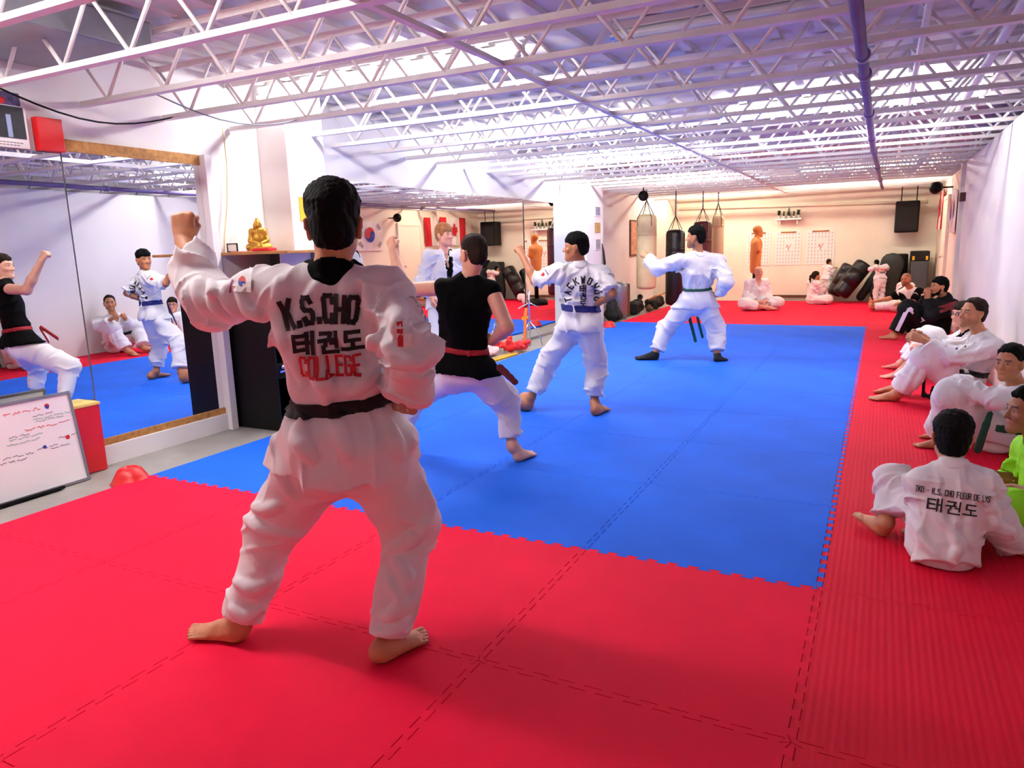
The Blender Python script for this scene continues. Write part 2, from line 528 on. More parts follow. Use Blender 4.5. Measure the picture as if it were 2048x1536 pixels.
# framed poster top left
o = empty('framed_poster', (XL + .03, -.24, 2.06)); tag(o, 'poster of dark trousers with a pale stripe, upper left above the mirror', 'poster')
MB().box((-.01, -.16, 0), (.01, .115, .33), bev=.003).build('sheet', M['paper'], o)
MB().box((.010, -.15, .055), (.013, .10, .24)).build('picture', material('dark_trouser_print', rgb(40, 42, 46), .5, var=.4, vscale=16), o)
MB().box((.013, -.005, .06), (.015, .022, .19)).build('stripe', material('pale_blue_print', rgb(150, 164, 200), .5), o)
MB().box((.010, -.14, .245), (.013, .09, .32)).build('banner', material('purple_print', rgb(86, 76, 116), .5, var=.5, vscale=30), o)
MB().box((.013, -.07, .25), (.015, .0, .285)).build('red_mark', M['red'], o)
flat_print('small_print', ribbons([[(-.1 + .02 * k, .03), (-.088 + .02 * k, .03)] for k in range(9)] + [[(-.1 + .02 * k, .015), (-.09 + .02 * k, .015)] for k in range(8)], .005), (.0105, 0, 0), (0, 1, 0), (0, 0, 1), M['ink_grey'], o, .001)

# ------------------------------------------------------------------ roof joists
Z0, Z1 = 2.37, 2.735
JX0, JX1 = XL - .01, 1.72
chord = MB().box((JX0, -.026, 0), (JX1, .026, .006)).box((JX0, -.010, .006), (JX1, -.003, .036)).box((JX0, .003, .006), (JX1, .010, .036)).mesh('bottom_chord')
tchord = MB().box((JX0, -.026, -.006), (JX1, .026, 0)).box((JX0, -.010, -.036), (JX1, -.003, -.006)).box((JX0, .003, -.036), (JX1, .010, -.006)).mesh('top_chord')
HALF = .27
def rod(x0, x1):
    return MB().tube([(x0, 0, .02), (x1, 0, Z1 - Z0 - .02)], .011, 8)
rod_up = rod(-HALF / 2, HALF / 2).mesh('web_rod', True)
rod_dn = rod(HALF / 2, -HALF / 2).mesh('web_rod', True)
nseg = int((JX1 - JX0) / HALF)
JY = [-.96 + .6185 * k for k in range(-4, 26)]
far = None
for k, y in enumerate(JY):
    if y > YB - .1: break
    j = empty('roof_joist', (0, y, Z0)); structure(j)
    j['label'] = 'white open web steel roof joist'
    link('bottom_chord', chord, M['steel_white'], j)
    link('top_chord', tchord, M['steel_white'], j, (0, 0, Z1 - Z0))
    near = -1.2 < y < 6.5
    mbw = MB()
    for s in range(nseg):
        xm = JX0 + (s + .5) * HALF
        if near:
            link('web_rod', rod_up if s % 2 else rod_dn, M['steel_white'], j, (xm, 0, 0))
        else:
            a, b = (-HALF / 2, HALF / 2) if s % 2 else (HALF / 2, -HALF / 2)
            mbw.tube([(xm + a, 0, .02), (xm + b, 0, Z1 - Z0 - .02)], .011, 6)
    if not near:
        w = mbw.build('web', M['steel_white'], j, True); w['kind'] = 'stuff'
for x in (-1.81,):
    o = MB().box((x - .02, YF + .1, Z0 + .008), (x + .02, YB - .1, Z0 + .012)).box((x - .02, YF + .1, Z0 + .012), (x - .016, YB - .1, Z0 + .05)).build('joist_bridging', M['steel_white'])
    structure(o, 'white steel angle bridging tying the joists together')
# purple pipe under the joists
o = empty('ceiling_pipe', (0, 0, 2.32)); tag(o, 'purple painted pipe with couplings hung under the joists', 'pipe')
MB().tube([(-.01, YF + .1, 0), (.0, 6, 0), (.09, 13.9, .01)], .029, 16).build('pipe', M['purple'], o, True)
for y in (.35, 1.55, 2.05, 3.6, 5.2, 6.4, 8.6, 11.2):
    MB().lathe([(.030, -.035), (.038, -.03), (.038, .03), (.030, .035)], 16, (.0 if y < 6 else .012 * (y - 6), y, 0), (0, 1, 0)).build('coupling', M['purple'], o, True)
for i, (x, z, r, lab) in enumerate(((.30, 2.60, .02, 'thin white conduit near the deck right of the purple pipe'), (.72, 2.52, .028, 'white pipe near the right wall below the deck'), (.9, 2.63, .018, 'thin white conduit closest to the right wall'))):
    o = MB().tube([(x, YF + .1, z), (x, YB - .1, z)], r, 10).build('ceiling_conduit', M['steel_white'], None, True); tag(o, lab, 'pipe', 'conduits under the deck')
for i, (x, y) in enumerate(((.12, 1.25), (.14, 2.5), (.1, 4.3))):
    pass
# ventilation box and dark gap shapes near left wall
o = MB().box((-4.55, -.85, 2.55), (-3.7, .15, 2.72), bev=.01).build('duct_box', M['grey']); tag(o, 'grey sheet metal duct between the joists at upper left', 'duct')
mbc = MB()
cable = [(-4.5, -.35 + .13 * k, 2.40 - .13 * math.sin(math.pi * k / 10)) for k in range(11)]
o = MB().tube(cable, .006, 6).build('cable', M['black_matt'], None, True); tag(o, 'dark cable drooping below the joists at upper left', 'cable')
o = MB().tube([(-4.05 + .02 * k, .4 + .15 * k, 2.41 - .11 * math.sin(math.pi * k / 8)) for k in range(9)], .005, 6).build('cable', M['grey'], None, True); tag(o, 'grey cable looping between joists above the white wall panel', 'cable')
o = MB().tube([(-4.57, 1.40, 2.38), (-4.575, 1.41, 2.1), (-4.57, 1.37, 1.8), (-4.56, 1.30, 1.55), (-4.55, 1.27, 1.41)], .006, 6).build('cable', M['cream'], None, True); tag(o, 'cream cord hanging down the white wall to the shelf', 'cable')

# ------------------------------------------------------------------ fluorescent fixtures
def fixture(x0, y, lit, label, z=2.66):
    L = 2.42
    o = empty('fluorescent_light', (x0 + L / 2, y, z)); tag(o, label, 'light', 'tube lights between the joists')
    MB().box((-L / 2, -.055, .035), (L / 2, .055, .085), bev=.008).build('housing', M['housing'], o)
    for s in (-1, 1):
        t = MB().tube([(-L / 2 + .03, s * .042, .005), (L / 2 - .03, s * .042, .005)], .026, 8).build('tube', (M['tube'] if y < 11 else M['tube_warm']) if lit else M['tube_off'], o, True)
        for e in (-L / 2, L / 2 - .03):
            MB().lathe([(.027, 0), (.027, .03)], 12, (e, s * .042, .005), (1, 0, 0)).build('end_cap', M['chrome'], t)
    return o
fixture(-4.5, -1.30, 1.0, 'lit twin tube light at the near left, just above the frame')
fixture(-4.55, 1.83, 1.0, 'lit twin tube light over the white wall panel and cabinet')
fixture(-4.55, 4.98, 1.0, 'lit twin tube light over the person with black lapels by the mirror')
fixture(-4.55, 8.30, 1.0, 'lit twin tube light beside the white column with photos')
fixture(-4.40, 13.30, 1.0, 'lit twin tube light over the hanging punching bags')
fixture(-1.45, 5.15, 1.0, 'lit twin tube light crossing above the purple pipe near the right wall')
fixture(-1.40, 12.45, 1.0, 'lit twin tube light near the far right corner')
fixture(-1.45, 1.75, 0, 'unlit twin tube light in the near middle of the ceiling')

# ------------------------------------------------------------------ figure building: distance fields meshed with surface nets
def rc(a, b, ra, rb, n=None, f=1.0, k=.03):
    """tapered capsule from a to b, optionally flattened along n by factor f"""
    return ('rc', np.asarray(a, float), np.asarray(b, float), float(ra), float(rb), None if n is None else nrm(n), f, k)
def el(c, ax, r, k=.03):
    """ellipsoid, ax = 3 row axes, r = radii"""
    return ('el', np.asarray(c, float), np.asarray(ax, float), np.asarray(r, float), k)
def prim_box(p):
    if p[0] == 'rc':
        m = max(p[3], p[4]) * max(1.0, 1.0) + .001
        return np.minimum(p[1], p[2]) - m, np.maximum(p[1], p[2]) + m
    m = p[3].max()
    return p[1] - m, p[1] + m
def prim_eval(p, X, Y, Z):
    if p[0] == 'rc':
        _, a, b, ra, rb, n, f, k = p
        qx, qy, qz = X - np.float32(a[0]), Y - np.float32(a[1]), Z - np.float32(a[2])
        ab = b - a
        if n is not None:
            s = 1.0 / f - 1.0
            t = (qx * np.float32(n[0]) + qy * np.float32(n[1]) + qz * np.float32(n[2])) * np.float32(s)
            qx, qy, qz = qx + t * np.float32(n[0]), qy + t * np.float32(n[1]), qz + t * np.float32(n[2])
            ab = ab + s * (ab @ n) * n
        L2 = max(float(ab @ ab), 1e-9)
        t = np.clip((qx * np.float32(ab[0]) + qy * np.float32(ab[1]) + qz * np.float32(ab[2])) / np.float32(L2), 0, 1)
        dx, dy, dz = qx - t * np.float32(ab[0]), qy - t * np.float32(ab[1]), qz - t * np.float32(ab[2])
        return np.sqrt(dx * dx + dy * dy + dz * dz) - (np.float32(ra) + np.float32(rb - ra) * t)
    _, c, ax, r, k = p
    qx, qy, qz = X - np.float32(c[0]), Y - np.float32(c[1]), Z - np.float32(c[2])
    k0 = 0; k1 = 0
    for i in range(3):
        t = (qx * np.float32(ax[i][0]) + qy * np.float32(ax[i][1]) + qz * np.float32(ax[i][2])) / np.float32(r[i])
        k0 = k0 + t * t
        t = t / np.float32(r[i])
        k1 = k1 + t * t
    k0 = np.sqrt(k0); k1 = np.sqrt(k1)
    return k0 * (k0 - 1) / np.maximum(k1, 1e-6)

class Field:
    def __init__(s, lo, hi, h):
        s.h = h; s.lo = np.asarray(lo, float)
        s.n = np.maximum(3, np.ceil((np.asarray(hi) - s.lo) / h).astype(int) + 1)
        s.a = np.full(s.n, 1.0, np.float32)
        s.ax = [(s.lo[i] + h * np.arange(s.n[i])).astype(np.float32) for i in range(3)]
    def window(s, lo, hi, m):
        i0 = np.maximum(0, np.floor((lo - m - s.lo) / s.h).astype(int))
        i1 = np.minimum(s.n, np.ceil((hi + m - s.lo) / s.h).astype(int) + 1)
        if (i1 <= i0).any(): return None
        return tuple(slice(a, b) for a, b in zip(i0, i1))
    def xyz(s, w=None):
        w = w or (slice(None),) * 3
        return s.ax[0][w[0]][:, None, None], s.ax[1][w[1]][None, :, None], s.ax[2][w[2]][None, None, :]
    def add(s, p, m=.05):
        k = p[-1]
        lo, hi = prim_box(p)
        w = s.window(lo, hi, m + k)
        if w is None: return s
        d = prim_eval(p, *s.xyz(w))
        A = s.a[w]
        if k > 0:
            hh = np.maximum(k - np.abs(A - d), 0) / k
            s.a[w] = np.minimum(A, d) - hh * hh * k * .25
        else:
            s.a[w] = np.minimum(A, d)
        return s
    def addm(s, ps):
        for p in ps: s.add(p)
        return s
    def sub(s, p, k=.01):
        lo, hi = prim_box(p)
        w = s.window(lo, hi, .03)
        if w is None: return s
        d = -prim_eval(p, *s.xyz(w))
        A = s.a[w]
        hh = np.maximum(k - np.abs(A - d), 0) / k
        s.a[w] = np.maximum(A, d) + hh * hh * k * .25
        return s
    def cut(s, o, n, c=None, R=None):
        """remove what lies beyond the plane (o, n), only near c if given"""
        o = np.asarray(o, float); n = nrm(n)
        if c is None:
            w = (slice(None),) * 3
        else:
            w = s.window(np.asarray(c) - R, np.asarray(c) + R, 0)
            if w is None: return s
        X, Y, Z = s.xyz(w)
        d = (X - np.float32(o[0])) * np.float32(n[0]) + (Y - np.float32(o[1])) * np.float32(n[1]) + (Z - np.float32(o[2])) * np.float32(n[2])
        if c is not None:
            r2 = (X - np.float32(c[0])) ** 2 + (Y - np.float32(c[1])) ** 2 + (Z - np.float32(c[2])) ** 2
            d = np.where(r2 < R * R, d, -1.0)
        s.a[w] = np.maximum(s.a[w], d)
        return s
    def like(s):
        t = s.copy(); t.a[:] = 1.0
        return t
    def copy(s):
        t = Field.__new__(Field); t.h, t.lo, t.n, t.ax = s.h, s.lo, s.n, s.ax; t.a = s.a.copy()
        return t
    def fold(s, c, R, d, lam, amp, warp=.6, ph=0.0, sharp=True):
        """local cloth folds: ridges across direction d with wavelength lam"""
        c = np.asarray(c, float)
        w = s.window(c - R * 1.6, c + R * 1.6, 0)
        if w is None: return s
        X, Y, Z = s.xyz(w)
        d = nrm(d)
        x, y, z = X - np.float32(c[0]), Y - np.float32(c[1]), Z - np.float32(c[2])
        t = (x * np.float32(d[0]) + y * np.float32(d[1]) + z * np.float32(d[2])) * np.float32(math.pi / lam)
        o = nrm(np.cross(d, [.3, .5, .81]))
        q = nrm(np.cross(d, o))
        t = t + np.float32(warp) * np.sin((x * np.float32(o[0]) + y * np.float32(o[1]) + z * np.float32(o[2])) * np.float32(2.1 / lam) + np.float32(ph)) \
              + np.float32(warp * .7) * np.sin((x * np.float32(q[0]) + y * np.float32(q[1]) + z * np.float32(q[2])) * np.float32(1.5 / lam) + np.float32(ph * 1.7 + 1))
        rdg = 1 - np.abs(np.sin(t + np.float32(ph)))
        rdg = rdg * rdg * (rdg if sharp else 1)
        mod = np.sin((x * np.float32(q[0] + .4 * o[0]) + y * np.float32(q[1] + .4 * o[1]) + z * np.float32(q[2] + .4 * o[2])) * np.float32(1.9 / lam) + np.float32(ph * 2.3) + np.float32(.8) * t)
        rdg = (rdg - .22) * np.clip(.55 + .8 * mod, 0, 1.2)
        g = np.exp(-(x * x + y * y + z * z) / np.float32(R * R))
        s.a[w] -= np.float32(amp) * rdg * g
        return s
    def rumple(s, amp, lam, seed=0):
        rs = np.random.RandomState(seed)
        X, Y, Z = s.xyz()
        t = 0
        for i in range(3):
            k = rs.normal(size=3); k = k / np.linalg.norm(k) * 2 * math.pi / lam * rs.uniform(.7, 1.4)
            k2 = rs.normal(size=3) * 2.2 / lam
            t = t + np.sin(X * np.float32(k[0]) + Y * np.float32(k[1]) + Z * np.float32(k[2]) + np.float32(rs.uniform(0, 6)) + np.sin(X * np.float32(k2[0]) + Y * np.float32(k2[1]) + Z * np.float32(k2[2])))
        s.a -= np.float32(amp / 3) * t
        return s
    def creases(s, lines):
        """raised folds along lines given as photo pixels; each lies on the cloth where the line meets it"""
        for (pts, r, lift) in lines:
            pp = []
            for (a, b) in zip(pts[:-1], pts[1:]):
                for t in np.linspace(0, 1, 7)[:(7 if b is pts[-1] else 6)]:
                    u, v = a[0] + (b[0] - a[0]) * t, a[1] + (b[1] - a[1]) * t
                    d = FW + RT * (u - 1024) / FPX - UP * (v - 768) / FPX
                    d = nrm(d)
                    tt = np.arange(0.3, 16, s.h * .5)
                    q = CAM + tt[:, None] * d
                    ix = np.round((q - s.lo) / s.h).astype(int)
                    ok = ((ix >= 0) & (ix < s.n)).all(1)
                    if not ok.any(): continue
                    qi = ix[ok]; val = s.a[qi[:, 0], qi[:, 1], qi[:, 2]]
                    m = np.nonzero(val < 0)[0]
                    if len(m): pp.append(q[ok][m[0]] + d * (r - lift))
            n = len(pp)
            for i in range(n - 1):
                if np.linalg.norm(pp[i + 1] - pp[i]) > .12: continue
                f0 = math.sin(math.pi * (i + .3) / n) * .7 + .3; f1 = math.sin(math.pi * (i + 1.3) / n) * .7 + .3
                s.add(rc(pp[i], pp[i + 1], r * f0, r * f1, k=.022))
        return s
    def mesh(s):
        """surface nets -> (verts, quads)"""
        a = s.a
        g = a < 0
        c = [g[i:g.shape[0] - 1 + i, j:g.shape[1] - 1 + j, k:g.shape[2] - 1 + k] for i in (0, 1) for j in (0, 1) for k in (0, 1)]
        anyc = c[0].copy(); allc = c[0].copy()
        for q in c[1:]:
            anyc |= q; allc &= q
        act = anyc & ~allc
        I = np.argwhere(act)
        if len(I) == 0: return np.zeros((0, 3)), np.zeros((0, 4), int)
        idx = np.full(act.shape, -1, np.int32)
        idx[act] = np.arange(len(I))
        offs = np.array([(i, j, k) for i in (0, 1) for j in (0, 1) for k in (0, 1)])
        val = np.stack([a[I[:, 0] + o[0], I[:, 1] + o[1], I[:, 2] + o[2]] for o in offs], 1)
        pos = np.zeros((len(I), 3)); cnt = np.zeros(len(I))
        for e0 in range(8):
            for bit in (4, 2, 1):
                if e0 & bit: continue
                e1 = e0 | bit
                v0, v1 = val[:, e0], val[:, e1]
                m = (v0 < 0) != (v1 < 0)
                t = np.where(m, v0 / np.where(m, v0 - v1, 1), 0)
                q = offs[e0] + t[:, None] * (offs[e1] - offs[e0])
                pos[m] += q[m]; cnt += m
        pos = (I + pos / cnt[:, None]) * s.h + s.lo
        F = []
        for ax in range(3):
            o1, o2 = [(1, 2), (2, 0), (0, 1)][ax]
            sl0 = [slice(1, -1)] * 3; sl1 = [slice(1, -1)] * 3
            sl0[ax] = slice(0, -1); sl1[ax] = slice(1, None)
            A, B = g[tuple(sl0)], g[tuple(sl1)]
            E = np.argwhere(A != B)
            if len(E) == 0: continue
            fl = A[tuple(E.T)]
            b = E.copy(); b[:, o1] += 1; b[:, o2] += 1
            def cell(d1, d2):
                q = b.copy(); q[:, o1] -= d1; q[:, o2] -= d2
                return idx[tuple(q.T)]
            q = np.stack([cell(1, 1), cell(0, 1), cell(0, 0), cell(1, 0)], 1)
            q[~fl] = q[~fl][:, ::-1]
            F.append(q)
        F = np.concatenate(F)
        F = F[(F >= 0).all(1)]
        return pos, F

def np_mesh(name, V, F, col=None):
    me = bpy.data.meshes.new(name)
    nv, nf = len(V), len(F)
    me.vertices.add(nv)
    me.vertices.foreach_set('co', np.asarray(V, np.float32).ravel())
    me.loops.add(nf * 4)
    me.loops.foreach_set('vertex_index', np.asarray(F, np.int32).ravel())
    me.polygons.add(nf)
    me.polygons.foreach_set('loop_start', np.arange(0, nf * 4, 4, dtype=np.int32))
    me.polygons.foreach_set('loop_total', np.full(nf, 4, np.int32))
    me.update(calc_edges=True)
    me.validate()
    me.shade_smooth()
    if col is not None:
        at_ = me.color_attributes.new('tint', 'FLOAT_COLOR', 'POINT')
        cc = np.ones((len(me.vertices), 4), np.float32); cc[:, :3] = col[:len(me.vertices)]
        at_.data.foreach_set('color', cc.ravel())
    return me
def field_obj(name, fld, mat, parent):
    V, F = fld.mesh()
    if len(F) == 0: return None
    return link(name, np_mesh(name, V, F), mat, parent)
def bounds(prims, m=.03):
    lo = np.min([prim_box(p)[0] for p in prims], 0) - m
    hi = np.max([prim_box(p)[1] for p in prims], 0) + m
    return lo, hi

# ---- anatomy
def frame(f, u):
    f = nrm(f); u = np.asarray(u, float); r = nrm(np.cross(f, u)); u = np.cross(r, f)
    return r, f, u
def hand_prims(w, d, n, side, s=1.0, curl=(80, 95, 70), thumb='in', spread=0.0):
    """hand at wrist w, d = towards fingertips, n = back-of-hand normal, side = towards the thumb"""
    d = nrm(d); n = nrm(np.asarray(n) - (np.asarray(n) @ d) * d); t = nrm(side - (side @ d) * d - (side @ n) * n)
    w = np.asarray(w, float)
    P_ = lambda a, b, c: w + s * (a * d + b * t + c * n)
    out = [rc(P_(-.03, 0, 0), P_(.02, 0, 0), .024 * s, .026 * s, n, .75, .012),
           rc(P_(.03, .018, .0), P_(.085, .026, .002), .021 * s, .018 * s, n, .8, .012),
           rc(P_(.03, -.014, .0), P_(.08, -.026, .0), .022 * s, .017 * s, n, .8, .012),
           rc(P_(.03, 0, 0), P_(.085, 0, .002), .024 * s, .019 * s, n, .75, .012)]
    ls = [(.042, .026, .020), (.046, .029, .021), (.042, .027, .020), (.033, .021, .018)]
    for i in range(4):
        b = .031 - .0205 * i
        p = P_(.088 - (.006 if i == 3 else 0) - (.002 if i == 0 else 0), b, .002)
        a = 0.0
        for j in range(3):
            a += math.radians(curl[j])
            sp = spread * (1.5 - i) * .12
            dd = math.cos(a) * (d + sp * t) - math.sin(a) * n
            q = p + s * ls[i][j] * dd
            out.append(rc(p, q, (.0098 - .0008 * j) * s, (.0092 - .0010 * j) * s, k=.004))
            p = q
    if thumb == 'in':
        a = P_(.022, .030, -.008); b = P_(.058, .040, -.026); c = P_(.082, .022, -.042); e = P_(.088, .0, -.046)
    else:
        a = P_(.015, .028, -.004); b = P_(.05, .052, -.012); c = P_(.082, .062, -.018); e = P_(.105, .064, -.024)
    out += [rc(a, b, .016 * s, .012 * s, k=.012), rc(b, c, .0115 * s, .0105 * s, k=.005), rc(c, e, .0105 * s, .0085 * s, k=.004)]
    return out
def foot_prims(ankle, heel, toe, s=1.0, up=(0, 0, 1), inner=1):
    """heel and toe are sole points; inner = +1 if the big toe is on the right of the walking direction"""
    up = nrm(up); heel = np.asarray(heel, float); toe = np.asarray(toe, float)
    d = nrm(toe - heel); r = nrm(np.cross(d, up)); L = np.linalg.norm(toe - heel)
    up = np.cross(r, d)
    Q = lambda a, b, c: heel + d * (a * L) + r * (b * L * inner) + up * (c * L)
    an = np.asarray(ankle, float)
    out = [rc(Q(.13, 0, .12), Q(.18, 0, .15), .125 * L, .12 * L, k=.02),
           rc(an, Q(.2, 0, .16), .034 * s, .14 * L, k=.03),
           rc(an + up * .0, Q(.45, .02, .15), .032 * s, .105 * L, k=.03),
           rc(Q(.2, -.06, .09), Q(.72, -.08, .06), .08 * L, .06 * L, k=.02),
           rc(Q(.4, .06, .15), Q(.76, .09, .075), .09 * L, .07 * L, k=.02),
           rc(Q(.5, 0, .12), Q(.78, 0, .07), .09 * L, .065 * L, k=.02)]
    for i in range(5):
        b = .13 - .068 * i
        a0 = .80 - .035 * i * (i > 1); a1 = [.95, .97, .93, .89, .84][i]
        rr = (.056 if i == 0 else .036 - .002 * i) * L
        out.append(rc(Q(a0 - .06, b * .95, .07), Q(a1, b * 1.05, .045 if i else .055), rr * 1.05, rr, k=.003))
    return out
def head_prims(c, f, u, s=1.0, male=True):
    r, f, u = frame(f, u)
    A = np.stack([r, f, u])
    Q = lambda x, y, z: np.asarray(c, float) + s * (x * r + y * f + z * u)
    o = [el(Q(0, -.012, .035), A, np.array([.074, .094, .083]) * s, .02),
         el(Q(0, .020, -.03), A, np.array([.062, .070, .085]) * s, .03),
         rc(Q(-.035, .005, -.065), Q(-.008, .068, -.098), .022 * s, .019 * s, k=.03),
         rc(Q(.035, .005, -.065), Q(.008, .068, -.098), .022 * s, .019 * s, k=.03),
         rc(Q(0, .05, -.07), Q(0, .07, -.1), .032 * s, .02 * s, k=.02),
         rc(Q(-.034, .069, .022), Q(.034, .069, .022), .016 * s, .016 * s, k=.015),
         el(Q(-.036, .062, -.028), A, np.array([.024, .022, .020]) * s, .02),
         el(Q(.036, .062, -.028), A, np.array([.024, .022, .020]) * s, .02),
         rc(Q(0, .082, .012), Q(0, .103, -.028), .009 * s, .012 * s, k=.012),
         el(Q(0, .105, -.033), A, np.array([.0125, .012, .0105]) * s, .006),
         el(Q(-.012, .094, -.037), A, np.array([.009, .011, .008]) * s, .006),
         el(Q(.012, .094, -.037), A, np.array([.009, .011, .008]) * s, .006),
         rc(Q(-.020, .080, -.064), Q(.020, .080, -.064), .0085 * s, .0085 * s, k=.008),
         rc(Q(-.010, .088, -.060), Q(.010, .088, -.060), .007 * s, .007 * s, k=.006),
         rc(Q(-.012, .086, -.071), Q(.012, .086, -.071), .0075 * s, .0075 * s, k=.006)]
    for sx in (-1, 1):
        o += [el(Q(sx * .077, -.008, -.012), A, np.array([.010, .020, .032]) * s, .008),
              rc(Q(sx * .084, -.022, .012), Q(sx * .084, -.024, -.012), .006 * s, .006 * s, k=.006),
              rc(Q(sx * .082, -.004, .018), Q(sx * .084, -.022, .012), .0055 * s, .006 * s, k=.006),
              el(Q(sx * .076, -.004, -.04), A, np.array([.007, .010, .010]) * s, .006)]
    return o
def head_carve(F, c, f, u, s):
    r, f, u = frame(f, u); A = np.stack([r, f, u])
    Q = lambda x, y, z: np.asarray(c, float) + s * (x * r + y * f + z * u)
    for sx in (-1, 1):
        F.sub(el(Q(sx * .031, .096, .004), A, np.array([.021, .020, .0125]) * s), .012 * s)
        F.sub(el(Q(sx * .088, -.010, -.008), A, np.array([.006, .009, .016]) * s), .006 * s)
    F.sub(rc(Q(-.024, .099, -.0655), Q(.024, .099, -.0655), .0035 * s, .0035 * s), .004 * s)
    for sx in (-1, 1):   # lids and eyeballs
        F.add(rc(Q(sx * .018, .078, .009), Q(sx * .044, .072, .008), .0075 * s, .0065 * s, k=.006))
        F.add(rc(Q(sx * .019, .0775, -.004), Q(sx * .043, .072, -.003), .0065 * s, .0058 * s, k=.006))
        F.add(el(Q(sx * .031, .0775, .003), A, np.array([.0128, .0105, .0095]) * s, .002))
def head_tint(V, base, c, f, u, s, hairc, o):
    """face colouring by place on the head"""
    r, f, u = frame(f, u)
    q = (V - np.asarray(c, float)) / s
    x, y, z = q @ r, q @ f, q @ u
    ax = np.abs(x)
    col = base.copy()
    near = (ax < .11) & (np.abs(y) < .14) & (np.abs(z) < .14)
    def blend(m, cc, k):
        k = (np.clip(m, 0, 1) * k)[:, None]
        k[~near] = 0
        col[:] = col * (1 - k) + np.asarray(cc) * k
    sm = lambda v, w: np.clip(1 - np.abs(v) / w, 0, 1)
    lips = sm(z + .066, .013) * sm(x, .027) * (y > .07)
    blend(lips * 2, base[0] * np.array([.82, .48, .50]), .75)
    cheeks = np.exp(-((ax - .04) ** 2 + (z + .03) ** 2) / .0005) * (y > .03)
    blend(cheeks, base[0] * np.array([1.05, .78, .72]), .35)
    brow = sm(z - .0245 - .05 * (ax - .03) * (ax > .03) * -1, .0065) * ((ax > .012) & (ax < .05)) * (y > .05)
    blend(brow * 2.2, hairc, .9)
    eye = (((ax - .031) / .0125) ** 2 + ((z - .003) / .0048) ** 2) < 1
    blend((eye & (y > .05)) * 1.0, (.34, .31, .29), 1.0)
    iris = ((ax - .031) ** 2 + (z - .003) ** 2) < .0062 ** 2
    blend((iris & (y > .05)) * 1.0, (.02, .012, .008), 1.0)
    lash = (sm(z - .0095, .004) * sm(ax - .031, .017)) * (y > .05)
    blend(lash * 1.5, hairc, .7)
    if o.get('stubble'):
        st = ((z < -.035) & (y > -.01) & (z > -.13)) * np.clip((-.035 - z) / .03, 0, 1)
        st = np.maximum(st, ((z < -.045) & (z > -.058) & (y > .06) & (ax < .03)) * 1.0)
        blend(st * (1 - np.clip(lips * 2, 0, 1)), hairc, o['stubble'])
    if o.get('scalp'):
        sc = np.clip((z - .035 - .25 * np.clip(y, 0, 1)) / .02, 0, 1)
        sc = np.maximum(sc, np.clip((-.01 - y) / .02, 0, 1) * (z > -.05) * (ax > .03))
        blend(sc, hairc, o['scalp'])
    return col

SKIN = {
 'fair': np.array([lin(214), lin(160), lin(134)]), 'tan': np.array([lin(190), lin(126), lin(88)]),
 'olive': np.array([lin(176), lin(112), lin(76)]), 'brown': np.array([lin(158), lin(102), lin(70)]), 'pink': np.array([lin(216), lin(150), lin(128)])}
M['skin'] = material('skin', (1, 1, 1, 1), .5, var=.05, vscale=25, bump=.05, bscale=180, attr='tint')
CLOTH = {
 'white': material('white_cotton', rgb(232, 228, 230), .9, var=.025, vscale=8, bump=.10, bscale=380, spec=.2),
 'black': material('black_cotton', rgb(6, 6, 7), .95, var=.2, vscale=8, bump=.12, bscale=300, spec=.12),
 'tracksuit': material('black_tracksuit', rgb(9, 8, 10), .75, spec=.2, var=.2, vscale=8, bump=.1, bscale=200),
 'tee': material('white_tshirt', rgb(230, 222, 214), .9, var=.03),
 'neon': material('neon_green_jersey', rgb(150, 240, 30), .75, var=.04, bump=.08, bscale=300),
 'beige': material('beige_trousers', rgb(196, 176, 150), .85, var=.06, bump=.1, bscale=250),
 'belt_black': material('black_belt', rgb(9, 9, 10), .75, bump=.2, bscale=240), 'belt_red': material('red_belt', rgb(150, 12, 24), .8, bump=.2, bscale=240),
 'belt_blue': material('navy_belt', rgb(22, 28, 104), .8, bump=.2, bscale=240), 'belt_green': material('green_belt', rgb(16, 78, 62), .8, bump=.2, bscale=240),
 'sock': material('black_sock', rgb(14, 14, 16), .9, bump=.2, bscale=300)}
HAIR = {
 'black': material('black_hair', rgb(7, 5, 5), .8, bump=.8, bscale=90, stretch=(1, 1, .25), spec=.15, var=.3, vscale=40),
 'dark': material('dark_brown_hair', rgb(38, 27, 20), .8, bump=.8, bscale=90, stretch=(1, 1, .25), spec=.15, var=.3, vscale=40),
 'ginger': material('ginger_hair', rgb(150, 92, 44), .5, bump=.7, bscale=70, stretch=(1, 1, .25), var=.3, vscale=40),
 'grey': material('grey_hair', rgb(150, 140, 132), .6, bump=.5, bscale=70)}
HAIRC = {'black': (.006, .005, .004), 'dark': (.016, .010, .007), 'ginger': (.25, .1, .03), 'grey': (.3, .27, .25)}

